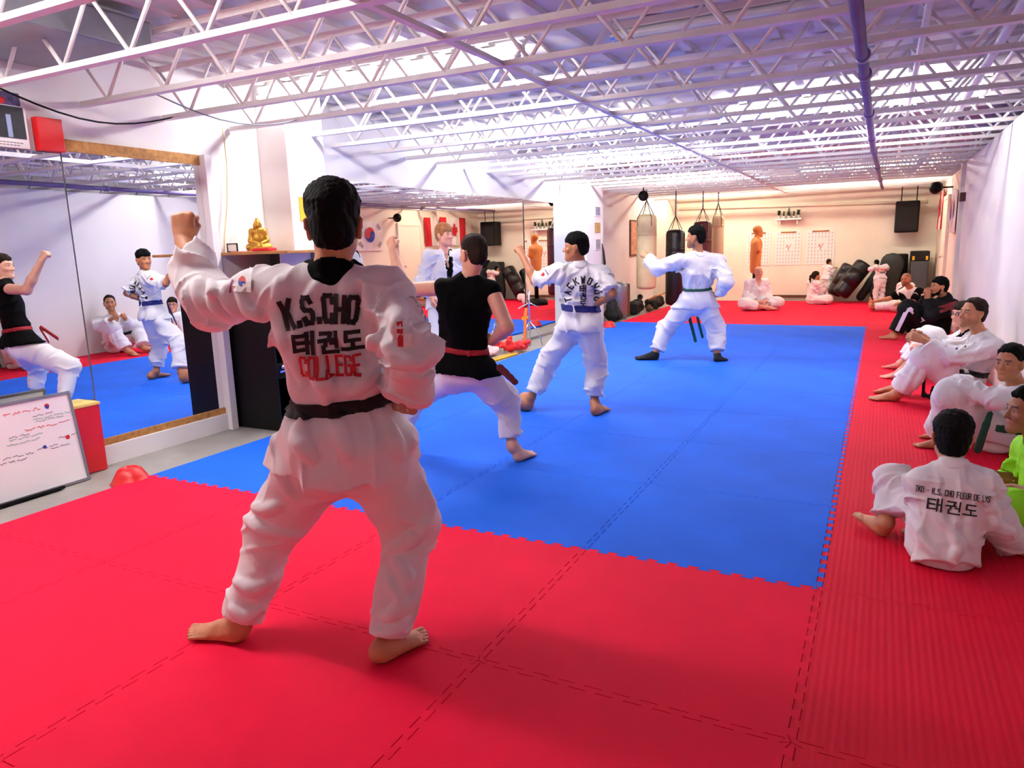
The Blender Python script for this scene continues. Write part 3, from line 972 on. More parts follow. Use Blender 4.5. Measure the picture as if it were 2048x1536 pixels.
def person(j, label, o):
    """j: joints, o: options. Returns the Empty with body, clothes and hair as parts"""
    s = o.get('s', 1.0); H = o.get('h', .012)
    fw = o['fwd']; up = nrm(j['neck'] - j['pelvis']); rt = nrm(np.cross(fw, up)); fw = np.cross(up, rt)
    root_loc = np.array([j['pelvis'][0], j['pelvis'][1], 0.0])
    root = empty('person', tuple(root_loc)); tag(root, label, 'person')
    def part(ob):
        if ob is not None and ob.parent is None:
            ob.parent = root; ob.location = tuple(-root_loc)
        return ob
    skin = SKIN[o.get('skin', 'tan')]
    hairk = o.get('hair', 'black')
    hs = o.get('hs', s)
    hf, hu = o['hf'], o.get('hu', (0, 0, 1))
    hr_, hf_, hu_ = frame(hf, hu)
    hc = j['head']
    # ---------------- body
    B = []
    wst = j['pelvis'] + (j['chest'] - j['pelvis']) * .45
    B += [rc(j['pelvis'], wst, .125 * s, .108 * s, fw, .72, .05), rc(wst, j['chest'], .108 * s, .125 * s, fw, .72, .05),
          rc(j['shL'], j['shR'], .05 * s, .05 * s, k=.05)]
    B += [rc(j['chest'] + up * .04 * s, j['neck'], .085 * s, .052 * s, fw, .8, .05)]
    nk = hc - hu_ * .06 * hs - hf_ * .02 * hs
    B += [rc(j['neck'] - up * .02, nk, .056 * hs, .052 * hs, k=.03)]
    arms = o.get('arms', (.046, .042, .038, .027))
    for sd in 'LR':
        B += [rc(j['sh' + sd], j['el' + sd], arms[0] * s, arms[1] * s, k=.02), rc(j['el' + sd], j['el' + sd] * .65 + j['wr' + sd] * .35, arms[2] * s, arms[2] * 1.02 * s, k=.02),
              rc(j['el' + sd] * .65 + j['wr' + sd] * .35, j['wr' + sd], arms[2] * s, arms[3] * s, k=.02)]
        B += [rc(j['hip' + sd], j['kn' + sd], .072 * s, .05 * s, k=.04)]
        mid = j['kn' + sd] * .65 + j['an' + sd] * .35
        B += [rc(j['kn' + sd], mid, .048 * s, .05 * s, k=.02), rc(mid, j['an' + sd], .05 * s, .034 * s, k=.02)]
    hands = []; feet = []
    for sd in 'LR':
        h = o.get('hand' + sd)
        if h:
            hp = hand_prims(j['wr' + sd], h['d'], h['n'], h['t'], h.get('s', s), h.get('curl', (80, 95, 70)), h.get('thumb', 'in'), h.get('spread', 0))
            hands.append(hp)
        ft = o.get('foot' + sd)
        if ft:
            fp = foot_prims(j['an' + sd], ft[0], ft[1], s, ft[2] if len(ft) > 2 else (0, 0, 1), 1 if sd == 'L' else -1)
            feet.append(fp)
    HP = [] if o.get('nohead') else head_prims(hc, hf, hu, hs)
    allp = B + HP + [p for q in hands + feet for p in q]
    fine = []
    hd = o.get('hfine', H * .5)
    if HP: fine.append((bounds(HP, .012), hd * .8, True))
    for q in hands: fine.append((bounds(q, .01), hd * o.get('handq', .85), False))
    if not o.get('sock'):
        for q in feet: fine.append((bounds(q, .012), hd * 1.1, False))
    VV, FF, nv = [], [], 0
    lo, hi = bounds(allp)
    def build(lo, hi, h, carve):
        F = Field(lo, hi, h)
        for p in allp:
            a, b = prim_box(p)
            if (a > hi + .05).any() or (b < lo - .05).any(): continue
            F.add(p)
        if carve: head_carve(F, hc, hf, hu, hs)
        return F.mesh()
    V, Fq = build(lo, hi, H, False)
    if len(Fq):
        cen = V[Fq].mean(1); keep = np.ones(len(Fq), bool)
        for (b0, b1), h, _ in fine:
            m = H * .9
            keep &= ~((cen > b0 + m) & (cen < b1 - m)).all(1)
        VV.append(V); FF.append(Fq[keep]); nv = len(V)
    for (b0, b1), h, hd_ in fine:
        V, Fq = build(b0, b1, h, hd_)
        VV.append(V); FF.append(Fq + nv); nv += len(V)
    V = np.concatenate(VV); Fq = np.concatenate(FF)
    used = np.unique(Fq); rem = np.full(len(V), -1); rem[used] = np.arange(len(used))
    V = V[used]; Fq = rem[Fq]
    col = np.tile(skin, (len(V), 1))
    # warmer finger and toe ends, knuckles
    if HP: col = head_tint(V, col, hc, hf, hu, hs, np.array(HAIRC[hairk]), o)
    body = link('body', np_mesh('body', V, Fq, col), M['skin']); part(body)
    # ---------------- hair
    hst = o.get('hairstyle', 'short')
    if hst and HP:
        r, f, u = hr_, hf_, hu_
        A = np.stack([r, f, u])
        Q = lambda x, y, z: np.asarray(hc, float) + hs * (x * r + y * f + z * u)
        th = o.get('hairth', .013)
        hp = [el(Q(0, -.012, .035), A, np.array([.074, .094, .083]) * hs, .02), el(Q(0, -.040, -.02), A, np.array([.066, .060, .078]) * hs, .03), el(Q(0, .0, .0), A, np.array([.071, .07, .07]) * hs, .02)]
        extra = []
        if hst in ('bun', 'pony'):
            extra = [el(Q(0, -.105, .03), A, np.array([.035, .03, .035]) * hs, .02)]
        if hst == 'pony':
            pts = [Q(0, -.10, .03), Q(0, -.15, .0), Q(0, -.165, -.08), Q(0, -.15, -.17)]
            extra += [rc(pts[i], pts[i + 1], (.024, .03, .026)[i] * hs, (.03, .026, .012)[i] * hs, k=.02) for i in range(3)]
        if hst == 'long':
            extra = [rc(Q(0, -.06, .0), Q(0, -.07, -.13), .075 * hs, .06 * hs, f, .8, .03)]
        lo, hi = bounds(hp + extra, .035)
        F = Field(lo, hi, hd * 1.0)
        F.addm(hp)
        hl = o.get('hairline', .052)      # height of the hairline at the forehead
        fr = o.get('fringe', 0.0)
        # keep what is above the slanted hairline: front high, back low
        X, Y, Z = F.xyz()
        x = ((X - hc[0]) * r[0] + (Y - hc[1]) * r[1] + (Z - hc[2]) * r[2]) / hs
        y = ((X - hc[0]) * f[0] + (Y - hc[1]) * f[1] + (Z - hc[2]) * f[2]) / hs
        z = ((X - hc[0]) * u[0] + (Y - hc[1]) * u[1] + (Z - hc[2]) * u[2]) / hs
        nape = o.get('nape', -.075)
        ylo = np.where(y > .035, hl - fr, np.where(y > -.0, -.012 + o.get('side', .0), nape))
        sm = np.clip((y - .02) / .045, 0, 1); sm = sm * sm * (3 - 2 * sm)
        sm2 = np.clip((y + .058) / .034, 0, 1); sm2 = sm2 * sm2 * (3 - 2 * sm2)
        line = nape + (o.get('side', .012) - nape) * sm2 + (hl - fr - o.get('side', .012)) * sm
        line = line + o.get('recede', 0.0) * np.exp(-((np.abs(x) - .045) / .018) ** 2) * sm
        line = line + .0025 * np.sin(x * 190 + 1.3) + .002 * np.sin(x * 410)
        tp_ = np.clip((z - line + .004) / o.get('taper', .03), 0, 1)
        top_ = np.clip((z - .05) / .08, 0, 1) * o.get('quiff', .006)
        sf_ = np.clip((np.abs(x) - .03) / .035, 0, 1) * np.clip((.07 - z) / .05, 0, 1)
        F.a = F.a - ((th * (1 - o.get('sidecut', .8) * sf_) + .006 + top_) * np.sqrt(tp_) - .006).astype(np.float32) * hs
        F.a = np.maximum(F.a, ((line - .012 - z) * hs * .8).astype(np.float32))
        n1 = .5 * np.sin(x * 210 + 3 * np.sin(z * 60 + y * 30)) * np.sin(y * 130 + z * 160 + 2 * np.sin(x * 70)) + .5 * np.sin(x * 75 + y * 90 + 3 * np.sin(z * 40))
        F.a -= (o.get('hairrough', .0042) * hs * n1).astype(np.float32)
        F.addm(extra)
        hob = part(field_obj('hair', F, HAIR[hairk], None))
    if o.get('beard') and HP:
        r, f, u = hr_, hf_, hu_; A = np.stack([r, f, u])
        Q = lambda x, y, z: np.asarray(hc, float) + hs * (x * r + y * f + z * u)
        bp = [rc(Q(-.066, .0, -.03), Q(-.045, .03, -.085), .012 * hs, .018 * hs, k=.02), rc(Q(.066, .0, -.03), Q(.045, .03, -.085), .012 * hs, .018 * hs, k=.02),
              rc(Q(-.045, .03, -.085), Q(0, .078, -.105), .020 * hs, .024 * hs, k=.02), rc(Q(.045, .03, -.085), Q(0, .078, -.105), .020 * hs, .024 * hs, k=.02),
              rc(Q(-.024, .078, -.068), Q(0, .094, -.052), .008 * hs, .007 * hs, k=.01), rc(Q(.024, .078, -.068), Q(0, .094, -.052), .008 * hs, .007 * hs, k=.01)]
        F = Field(*bounds(bp, .02), hd); F.addm(bp)
        part(field_obj('beard', F, HAIR[hairk], None))
    # ---------------- trousers
    pt = o.get('pants')
    if pt:
        pr_ = pt.get('r', (.135, .105, .09, .078))
        h = pt.get('h', H * .75)
        pp = []
        down = -up
        pel = pt.get('pelvis', .15)
        pp.append(rc(j['pelvis'] + up * .10 * s, j['pelvis'] - up * .02 * s, pel * .93 * s, pel * s, fw, .78, .04))
        legs = []
        hems = []
        for sd in 'LR':
            fr_ = pt.get('hem' + sd, pt.get('hem', .92))
            an = j['kn' + sd] + (j['an' + sd] - j['kn' + sd]) * fr_
            hems.append((an, nrm(j['an' + sd] - j['kn' + sd])))
            legs += [rc(j['hip' + sd], j['kn' + sd], pr_[0] * s, pr_[1] * s, k=.05), rc(j['kn' + sd], an + (j['an' + sd] - j['kn' + sd]) * .08, pr_[2] * s, pr_[3] * s, k=.035)]
        F = Field(*bounds(pp + legs, .04), h)
        F.addm(pp + legs)
        rs = np.random.RandomState(o.get('seed', 1))
        am = pt.get('fold', 1.0)
        for sd in 'LR':
            kn, hp_, an = j['kn' + sd], j['hip' + sd], j['an' + sd]
            thd, shd = nrm(kn - hp_), nrm(an - kn)
            F.fold(kn, .13, nrm(thd + shd * .6 + rs.normal(size=3) * .5), .085, .024 * am, .8, rs.uniform(0, 6))
            F.fold(kn * .45 + an * .55, .13, nrm(shd * .7 + rs.normal(size=3) * .6), .095, .020 * am, .9, rs.uniform(0, 6))
            F.fold(an * .9 + kn * .1, .10, nrm(shd + rs.normal(size=3) * .5), .07, .020 * am, .9, rs.uniform(0, 6))
            F.fold(hp_ * .5 + kn * .5, .16, nrm(thd * .6 + rs.normal(size=3) * .8), .12, .018 * am, .8, rs.uniform(0, 6))
        F.rumple(.010 * am, .2, o.get('seed', 1))
        F.creases(pt.get('creases', []))
        for (an, dn) in hems: F.cut(an, dn, an, .17)
        if min(j['knL'][2], j['knR'][2]) < j['pelvis'][2] - .15 * s: F.cut(j['pelvis'] + up * (o.get('top', {}).get('belt', .13) * s - .012), up, j['pelvis'] + up * .2 * s, .30)
        if pt.get('floor', True): F.cut((0, 0, .004), (0, 0, -1))
        pob = part(field_obj('trousers', F, CLOTH[pt.get('mat', 'white')], None))
        o['_pants'] = pob
        if pob is not None:
            for (c0, c1, w0, w1, view) in pt.get('stripes', []):
                pass
    # ---------------- jacket / top
    jk = o.get('top')
    if jk:
        h = jk.get('h', H * .7)
        w_ = jk.get('w', .165); fl = jk.get('flat', .66)
        waist = j['pelvis'] + up * jk.get('belt', .13) * s
        tp = [rc(waist, j['chest'], w_ * jk.get('waist', .92) * s, w_ * 1.02 * s, fw, fl, .05),
              rc(j['chest'], j['chest'] * .25 + j['neck'] * .75, w_ * .98 * s, .085 * s, fw, .72, .05),
              rc(j['neck'] - up * .035 * s, j['shL'], .062 * s, .058 * s, k=.05), rc(j['neck'] - up * .035 * s, j['shR'], .062 * s, .058 * s, k=.05),
              rc(j['shL'], j['shR'], (.07 if jk.get('len', 1.85) > 0 else .058) * s, (.07 if jk.get('len', 1.85) > 0 else .058) * s, k=.04)]
        sl = jk.get('sleeve', (.082, .075, .072, .066))
        slv = []; cuffs = []
        for sd in 'LR':
            e = jk.get('len' + sd, jk.get('len', 1.85))      # 1 = elbow, 2 = wrist
            if e <= 0: continue
            if e <= 1.0:
                c = j['sh' + sd] + (j['el' + sd] - j['sh' + sd]) * e
                slv += [rc(j['sh' + sd], c + nrm(j['el' + sd] - j['sh' + sd]) * .05, sl[0] * s, sl[1] * s, k=.045)]
                cuffs.append((c, nrm(j['el' + sd] - j['sh' + sd])))
            else:
                c = j['el' + sd] + (j['wr' + sd] - j['el' + sd]) * (e - 1)
                slv += [rc(j['sh' + sd], j['el' + sd], sl[0] * s, sl[1] * s, k=.045), rc(j['el' + sd], c + nrm(j['wr' + sd] - j['el' + sd]) * .05, sl[2] * s, sl[3] * s, k=.03)]
                cuffs.append((c, nrm(j['wr' + sd] - j['el' + sd])))
        skl = jk.get('skirt', .22) * s
        hemc = waist - up * skl + jk.get('hemoff', np.zeros(3))
        skirt = [rc(waist, hemc - up * .04, w_ * .90 * s, jk.get('hemr', .19) * s, fw, jk.get('hemflat', .78), .04)] if skl > 0 else []
        if skl > 0 and pt and jk.get('drape', True):
            for sd in 'LR':
                skirt.append(rc(j['hip' + sd], j['kn' + sd], (pr_[0] + jk.get('loose', .020)) * s, (pr_[1] + jk.get('loose', .020)) * s, k=.07))
            skirt.append(rc(j['pelvis'] + up * .06 * s, j['pelvis'] - up * .02 * s, (pel * .9 + .014) * s, (pel + jk.get('loose', .018)) * s, fw, .80, .05))
        F = Field(*bounds(tp + slv + skirt + [el(j['neck'], np.eye(3), np.array([.1, .1, .1]))], .05), h)
        F.addm(skirt + tp)
        if skl > 0: F.cut(hemc, nrm(hemc - waist))
        S = F.like(); S.addm(slv)
        for c, d in cuffs: S.cut(c, d, c, .15 * s + .02)
        hh = np.maximum(.045 - np.abs(F.a - S.a), 0) / .045
        F.a = np.minimum(F.a, S.a) - hh * hh * np.float32(.045 * .25)
        # neck hole
        F.sub(rc(j['neck'] + up * .0, nk + hu_ * .06, .056 * hs, .056 * hs), .01)
        if jk.get('vneck', True):
            F.sub(rc(j['neck'] + fw * .06 * s + up * .02, j['chest'] + fw * .135 * s - up * .02 * s, .05 * s, .012 * s), .015)
        rs = np.random.RandomState(o.get('seed', 1) + 5)
        am = jk.get('fold', 1.0)
        for sd in 'LR':
            sh, e_, wr = j['sh' + sd], j['el' + sd], j['wr' + sd]
            ud, fd = nrm(e_ - sh), nrm(wr - e_)
            if jk.get('len' + sd, jk.get('len', 1.85)) > 0:
                F.fold(sh * .5 + e_ * .5, .13, nrm(ud + rs.normal(size=3) * .5), .075, .028 * am, .8, rs.uniform(0, 6))
                F.fold(e_, .10, nrm(ud + fd + rs.normal(size=3) * .5), .07, .026 * am, .8, rs.uniform(0, 6))
                F.fold(e_ * .4 + wr * .6, .10, nrm(fd + rs.normal(size=3) * .5), .07, .020 * am, .8, rs.uniform(0, 6))
            # pulls from the armpit across the back
            pit = sh - up * .12 * s - (j['shL'] - j['shR']) * (.1 if sd == 'L' else -.1)
            F.fold(pit, .14, nrm(up * .6 + (j['shL'] - j['shR']) * rs.uniform(.5, 1.5) * (1 if sd == 'L' else -1)), .085, .026 * am, .7, rs.uniform(0, 6))
        F.fold(waist + up * .06, .2, nrm(rt + up * .25), .10, .026 * am, .8, rs.uniform(0, 6))
        F.fold(j['chest'] - up * .02, .2, nrm(rt + rs.normal(size=3) * .3), .12, .020 * am, .9, rs.uniform(0, 6))
        if skl > 0: F.fold(hemc + up * .06, .2, nrm(rt + up * .3), .12, .026 * am, .7, rs.uniform(0, 6))
        F.rumple(.010 * am, .2, o.get('seed', 1) + 9)
        F.creases(jk.get('creases', []))
        belt = jk.get('beltmat')
        bw = jk.get('beltw', .022)
        bo = waist + up * jk.get('beltup', .0); bn = nrm(up + jk.get('belttilt', np.zeros(3)))
        if belt:   # cinch the cloth at the belt
            X, Y, Z = F.xyz()
            d = (X - np.float32(bo[0])) * np.float32(bn[0]) + (Y - np.float32(bo[1])) * np.float32(bn[1]) + (Z - np.float32(bo[2])) * np.float32(bn[2])
            rr = np.sqrt((X - np.float32(bo[0])) ** 2 + (Y - np.float32(bo[1])) ** 2 + (Z - np.float32(bo[2])) ** 2)
            near = np.clip((.30 * s - rr) / .04, 0, 1)
            F.a += (np.float32(.014) * np.exp(-(d / .03) ** 2) * near).astype(np.float32)
            T = F.like(); T.addm(tp + skirt)
            T.a = np.maximum(np.maximum(T.a - .010, np.abs(d) - bw), F.a - .012)
            T.a = np.maximum(T.a, (rr - .32 * s).astype(np.float32))
            part(field_obj('belt', T, CLOTH[belt], None))
        if jk.get('floor', True): F.cut((0, 0, .006), (0, 0, -1))
        if jk.get('sitback') is not None: pass
        job = part(field_obj('jacket' if jk.get('len', 1.85) > 0 else 'vest', F, CLOTH[jk.get('mat', 'white')], None))
        o['_jacket'] = job
        cm = jk.get('collar')
        if cm:
            X, Y, Z = F.xyz()
            C_ = F.like()
            cr = jk.get('collar_r', .082)
            C_.add(rc(j['neck'] - fw * .015 - up * .012 * s, j['neck'] - fw * .03 + up * .02 * s, cr * s, .07 * s, k=0))
            if jk.get('lapel', True):
                tip = waist + fw * .10 * s + up * .08
                for sg in (-1, 1):
                    C_.add(rc(j['neck'] + rt * sg * .07 * s + fw * .02, j['chest'] + fw * .12 * s + rt * sg * .02, .030 * s, .026 * s, k=.01))
                    C_.add(rc(j['chest'] + fw * .12 * s + rt * sg * .02, tip, .026 * s, .024 * s, k=.01))
            C_.a = np.maximum(F.a - .007, C_.a)
            C_.a = np.maximum(C_.a, -(F.a + .012))
            ring = F.like()
            ring.add(rc(j['neck'] - up * .02, j['neck'] + (nk - j['neck']) * .5, .070 * hs, .064 * hs, k=0))
            ring.sub(rc(j['neck'] - up * .05, nk + hu_ * .05, .060 * hs, .058 * hs), .004)
            ring.cut(j['neck'] + up * jk.get('collar_h', .022) - fw * .03, nrm(up * 1.0 + fw * .5))
            C_.a = np.minimum(C_.a, ring.a)
            part(field_obj('collar', C_, CLOTH[cm], None))
    if o.get('sock'):
        for q in feet:
            F = Field(*bounds(q, .03), hd * 1.3); F.addm(q); F.a -= .004
            part(field_obj('sock', F, CLOTH['sock'], None))
    return root

def cprint(person_root, o, name, groups, mats, at_, u, v, off=.004, on='_jacket'):
    ob = o[on]
    p = cloth_print(name, groups, mats, ob, at_, u, v, None, off)
    if p is not None:
        p.parent = ob
    return p

# ------------------------------------------------------------------ people
def J(**k):
    return {a: np.array(P(*b)) for a, b in k.items()}
def sole(u, v, z=0.004):
    d = FW + RT * (u - 1024) / FPX - UP * (v - 768) / FPX
    t = (z - CAM[2]) / d[2]
    return CAM + d * t

# --- student in front: white uniform with black collar and belt, seen from behind
j = J(pelvis=(692, 890, 2.36), chest=(668, 655, 2.33), neck=(664, 538, 2.30), head=(668, 448, 2.31),
      shL=(568, 583, 2.32), elL=(420, 607, 2.47), wrL=(366, 480, 2.62),
      shR=(772, 586, 2.28), elR=(820, 702, 2.10), wrR=(812, 790, 2.27),
      hipL=(645, 905, 2.37), knL=(545, 1062, 2.50), anL=(480, 1248, 2.43),
      hipR=(745, 905, 2.35), knR=(822, 1048, 2.44), anR=(776, 1288, 2.29))
o = dict(s=1.0, h=.011, hfine=.0045, fwd=dirv(-4), hf=dirv(-8), hu=(0, 0, 1), skin='tan', hair='black', seed=3, hairth=.016, nape=-.072, quiff=.010,
         handL=dict(d=nrm(np.array([0, 0, 1.0]) + HFW * .25), n=-HFW, t=HRT, s=1.0),
         handR=dict(d=nrm(j['wrR'] - j['elR']), n=-HRT * .2 - np.array([0, 0, 1.0]), t=HRT),
         footL=(sole(497, 1280), sole(372, 1270)), footR=(sole(742, 1330), sole(860, 1272)),
         pants=dict(r=(.130, .102, .094, .070), hem=.93, pelvis=.166, h=.0065, fold=.9,
                    creases=[([(490, 1035), (530, 1060), (600, 1070)], 0.0189, 0.0150), ([(500, 1010), (530, 1020), (560, 1010)], 0.0147, 0.0120), ([(470, 1160), (505, 1180), (560, 1150)], 0.0168, 0.0135), ([(462, 1215), (490, 1235), (520, 1215)], 0.0137, 0.0120),
                             ([(545, 930), (570, 960), (590, 1000)], 0.0189, 0.0135), ([(778, 1100), (820, 1080), (870, 1035)], 0.0189, 0.0180), ([(790, 1120), (815, 1150), (800, 1190)], 0.0168, 0.0150), ([(765, 1235), (795, 1225), (830, 1190)], 0.0168, 0.0150), ([(745, 1270), (780, 1265), (815, 1240)], 0.0147, 0.0135), ([(840, 960), (860, 1010), (850, 1050)], 0.0168, 0.0135), ([(775, 1160), (800, 1200), (780, 1235)], 0.0126, 0.0120)]),
         top=dict(w=.182, flat=.62, waist=.88, belt=.165, skirt=.235, hemr=.215, hemflat=.80, beltmat='belt_black', collar='black', collar_r=.07, collar_h=.03, h=.006, fold=1.9, loose=.030, lenL=1.72, lenR=1.9,
                  sleeve=(.080, .078, .082, .074), belttilt=HRT * -.10,
                  creases=[([(700, 548), (690, 600), (668, 650)], 0.0189, 0.0150), ([(735, 575), (746, 640), (740, 720)], 0.0210, 0.0180), ([(560, 560), (555, 620), (575, 690), (612, 765)], 0.0231, 0.0180),
                           ([(610, 705), (640, 760), (668, 788)], 0.0210, 0.0180), ([(765, 700), (735, 755), (705, 785)], 0.0210, 0.0180), ([(480, 575), (500, 620), (540, 640)], 0.0189, 0.0150), ([(420, 560), (432, 610), (470, 640)], 0.0189, 0.0150),
                           ([(455, 570), (458, 605), (480, 628)], 0.0147, 0.0120), ([(395, 560), (398, 590), (410, 622)], 0.0147, 0.0135), ([(780, 620), (800, 660), (838, 680)], 0.0170, 0.0120), ([(770, 690), (800, 720), (838, 725)], 0.0170, 0.0120), ([(785, 590), (800, 625), (790, 660)], 0.0168, 0.0150), ([(785, 750), (812, 745), (836, 755)], 0.0126, 0.0120),
                           ([(672, 815), (682, 870), (700, 915)], 0.0189, 0.0150), ([(600, 830), (598, 880), (625, 920)], 0.0210, 0.0180), ([(760, 820), (790, 880), (800, 915)], 0.0168, 0.0150), ([(640, 560), (600, 640), (590, 720)], 0.0168, 0.0135)]))
main = person(j, 'person nearest the camera seen from behind, white uniform, black collar and belt, lettered back', o)
bk = -np.asarray(o['fwd'])
upv = nrm(j['neck'] - j['pelvis'])
ur = nrm(np.cross(upv, bk))
cen = P(655, 650, 2.2)
g1 = ribbons(bent(centred('K.S.CHO', .076, .010, gap=.28, wide=.48, cx=-.02), .40), .0150)
g2 = ribbons(centred('\ud0dc', .062, -.085, wide=.95, cx=-.075) + centred('\uad8c', .062, -.085, wide=.9, cx=.0) + centred('\ub3c4', .062, -.085, wide=.95, cx=.07), .0125)
cprint(main, o, 'back_lettering', [g1 + g2], [M['ink']], cen, ur, upv, off=.007)
g3 = ribbons(centred('COLLEGE', .060, -.158, gap=.28, wide=.50), .0085)
cprint(main, o, 'red_lettering', [g3], [M['ink_red']], cen, ur, upv, off=.009)
pc = P(488, 560, 2.3)
g = [rect(-.035, -.03, .035, .03), disc(0, .0, .014, 12, 0, 180), disc(0, 0, .014, 12, 180, 360), ribbons([[(-.044, -.035), (-.03, .03)]], .007)]
cprint(main, o, 'flag_patch', g, [M['paper'], M['ink_red'], M['ink_blue'], material('purple_thread', rgb(150, 40, 120), .7)], pc, ur, upv, off=.010)
pc = P(812, 640, 2.2)
g = [rect(-.012, -.035, .03, .035), rect(-.012, -.035, .004, .035, 3)]
cprint(main, o, 'red_patch', g, [M['paper'], M['ink_red']], pc, ur, upv, off=.010)

Zv = np.array([0, 0, 1.0])
def vax(p):
    d = nrm((np.asarray(p) - CAM) * [1, 1, 0])
    return np.array([d[1], -d[0], 0.0]), d
def ank(u, v, z=.075):
    return sole(u, v, z)
def foot_on(an, ang, L=.25):
    h = np.array([an[0], an[1], .004]) - dirv(ang) * .055
    return (h, h + dirv(ang) * L)
def fist(j, sd, n, t, **k):
    return dict(d=nrm(j['wr' + sd] - j['el' + sd]), n=np.asarray(n, float), t=np.asarray(t, float), **k)

# --- student in black sleeveless top, red belt
j = J(pelvis=(925, 738, 4.50), chest=(928, 615, 4.46), neck=(938, 556, 4.46), head=(946, 508, 4.46),
      shL=(888, 576, 4.46), elL=(806, 580, 4.60), wrL=(786, 500, 4.74),
      shR=(984, 582, 4.42), elR=(1014, 655, 4.28), wrR=(984, 683, 4.46),
      hipL=(905, 745, 4.52), knL=(836, 790, 4.84), anL=(790, 872, 4.66),
      hipR=(952, 745, 4.48), knR=(1014, 806, 4.62), anR=(1025, 893, 4.55))
j['anL'] = ank(786, 893)
o = dict(s=.93, h=.013, hfine=.0065, fwd=dirv(6), hf=dirv(-38), hu=nrm(Zv + HRT * .05), skin='fair', hair='dark', seed=11, hairth=.010, nape=-.06, side=.02,
         arms=(.054, .047, .044, .030),
         handL=fist(j, 'L', -HFW * .6 - HRT * .4, HRT), handR=dict(d=nrm(HFW - HRT * .8), n=-Zv + HRT * .2, t=HRT),
         footL=foot_on(j['anL'], -20), footR=(sole(1030, 924), sole(1072, 908)),
         pants=dict(r=(.125, .108, .088, .07), hem=.80, pelvis=.155, fold=1.6, h=.010),
         top=dict(mat='black', w=.172, flat=.64, waist=.93, belt=.14, skirt=.16, hemr=.19, beltmat='belt_red', beltw=.018, len=-1, h=.010, fold=.8, collar=None))
r = person(j, 'person in black sleeveless top, red belt and white trousers, left fist raised', o)
t = [rc(j['pelvis'] + HFW * .17 + Zv * .13, j['pelvis'] + HFW * .22 - HRT * .05 + Zv * .0, .02, .02, HFW, .3, 0), rc(j['pelvis'] + HFW * .18 + Zv * .14, j['pelvis'] + HFW * .30 - HRT * .02 + Zv * .02, .02, .02, HFW, .3, 0)]
F = Field(*bounds(t, .03), .008); F.addm(t); q = field_obj('belt_ends', F, CLOTH['belt_red'], None); q.parent = r; q.location = -r.location
t = [rc(P(1000, 735, 4.30), P(1030, 764, 4.28), .026, .022, HFW, .3, 0)]
F = Field(*bounds(t, .03), .008); F.addm(t); q = field_obj('belt_tail', F, material('dark_red_belt', rgb(92, 14, 30), .8), None); q.parent = r; q.location = -r.location

# --- blue belt student
j = J(pelvis=(1160, 640, 5.86), chest=(1160, 572, 5.84), neck=(1160, 532, 5.84), head=(1151, 494, 5.83),
      shL=(1118, 546, 5.84), elL=(1070, 562, 5.96), wrL=(1044, 510, 6.08),
      shR=(1200, 552, 5.80), elR=(1226, 588, 5.66), wrR=(1192, 608, 5.80),
      hipL=(1145, 652, 5.88), knL=(1098, 720, 6.05), anL=(1062, 795, 6.0),
      hipR=(1178, 652, 5.84), knR=(1192, 728, 5.92), anR=(1189, 805, 5.84))
o = dict(s=.90, h=.013, hfine=.0075, fwd=dirv(4), hf=dirv(-78), hu=Zv, skin='olive', hair='black', seed=21, hairth=.016, nape=-.07, fringe=.022,
         handL=fist(j, 'L', HRT * .3 - HFW * .9, HRT), handR=dict(d=nrm(HFW - HRT * .8), n=-Zv, t=HRT),
         footL=(sole(1056, 824), sole(1040, 800)), footR=(sole(1186, 832), sole(1216, 818)),
         pants=dict(r=(.115, .105, .10, .088), hemL=.86, hemR=.84, pelvis=.15, fold=1.6, h=.010),
         top=dict(w=.17, flat=.66, waist=.9, belt=.115, skirt=.20, hemr=.18, beltmat='belt_blue', beltw=.026, collar='white', collar_r=.06, lapel=False, len=.92, sleeve=(.085, .082, .07, .07), h=.008, fold=1.5, belttilt=HRT * .06, creases=[([(1128, 545), (1118, 565), (1100, 582)], .016, .009), ([(1140, 540), (1132, 570), (1118, 590)], .014, .008), ([(1195, 545), (1200, 575), (1190, 600)], .014, .008), ([(1130, 595), (1150, 605), (1175, 600)], .014, .008)]))
r = person(j, 'person in white uniform with navy belt and arched back lettering, left fist raised', o)
bk = -np.asarray(o['fwd']); upv = nrm(j['neck'] - j['pelvis']); ur = nrm(np.cross(upv, bk))
cen = P(1166, 575, 5.7)
g = ribbons(arched('TAEKWONDO', .048, .098, 0, -.065, 215, .85), .0105) + ribbons(centred('\ud0dc', .05, -.035) + centred('\uad8c', .05, -.098) + centred('\ub3c4', .05, -.158), .0095)
cprint(r, o, 'back_lettering', [g], [M['ink']], cen, ur, upv)
cprint(r, o, 'flag_patch', [rect(-.035, -.035, .035, .035), disc(0, 0, .015), ribbons([[(.02, .035), (.04, .0)]], .006)], [M['paper'], M['ink_red'], M['ink']], P(1086, 549, 5.8), HRT, Zv)
t = [rc(j['pelvis'] + HFW * .16 + Zv * .1, j['pelvis'] + HFW * .2 - HRT * .02 - Zv * .22, .018, .018, HFW, .3, 0), rc(j['pelvis'] + HFW * .16 + Zv * .1, j['pelvis'] + HFW * .22 - HRT * .09 - Zv * .16, .018, .018, HFW, .3, 0)]
F = Field(*bounds(t, .03), .008); F.addm(t); q = field_obj('belt_ends', F, CLOTH['belt_blue'], None); q.parent = r; q.location = -r.location

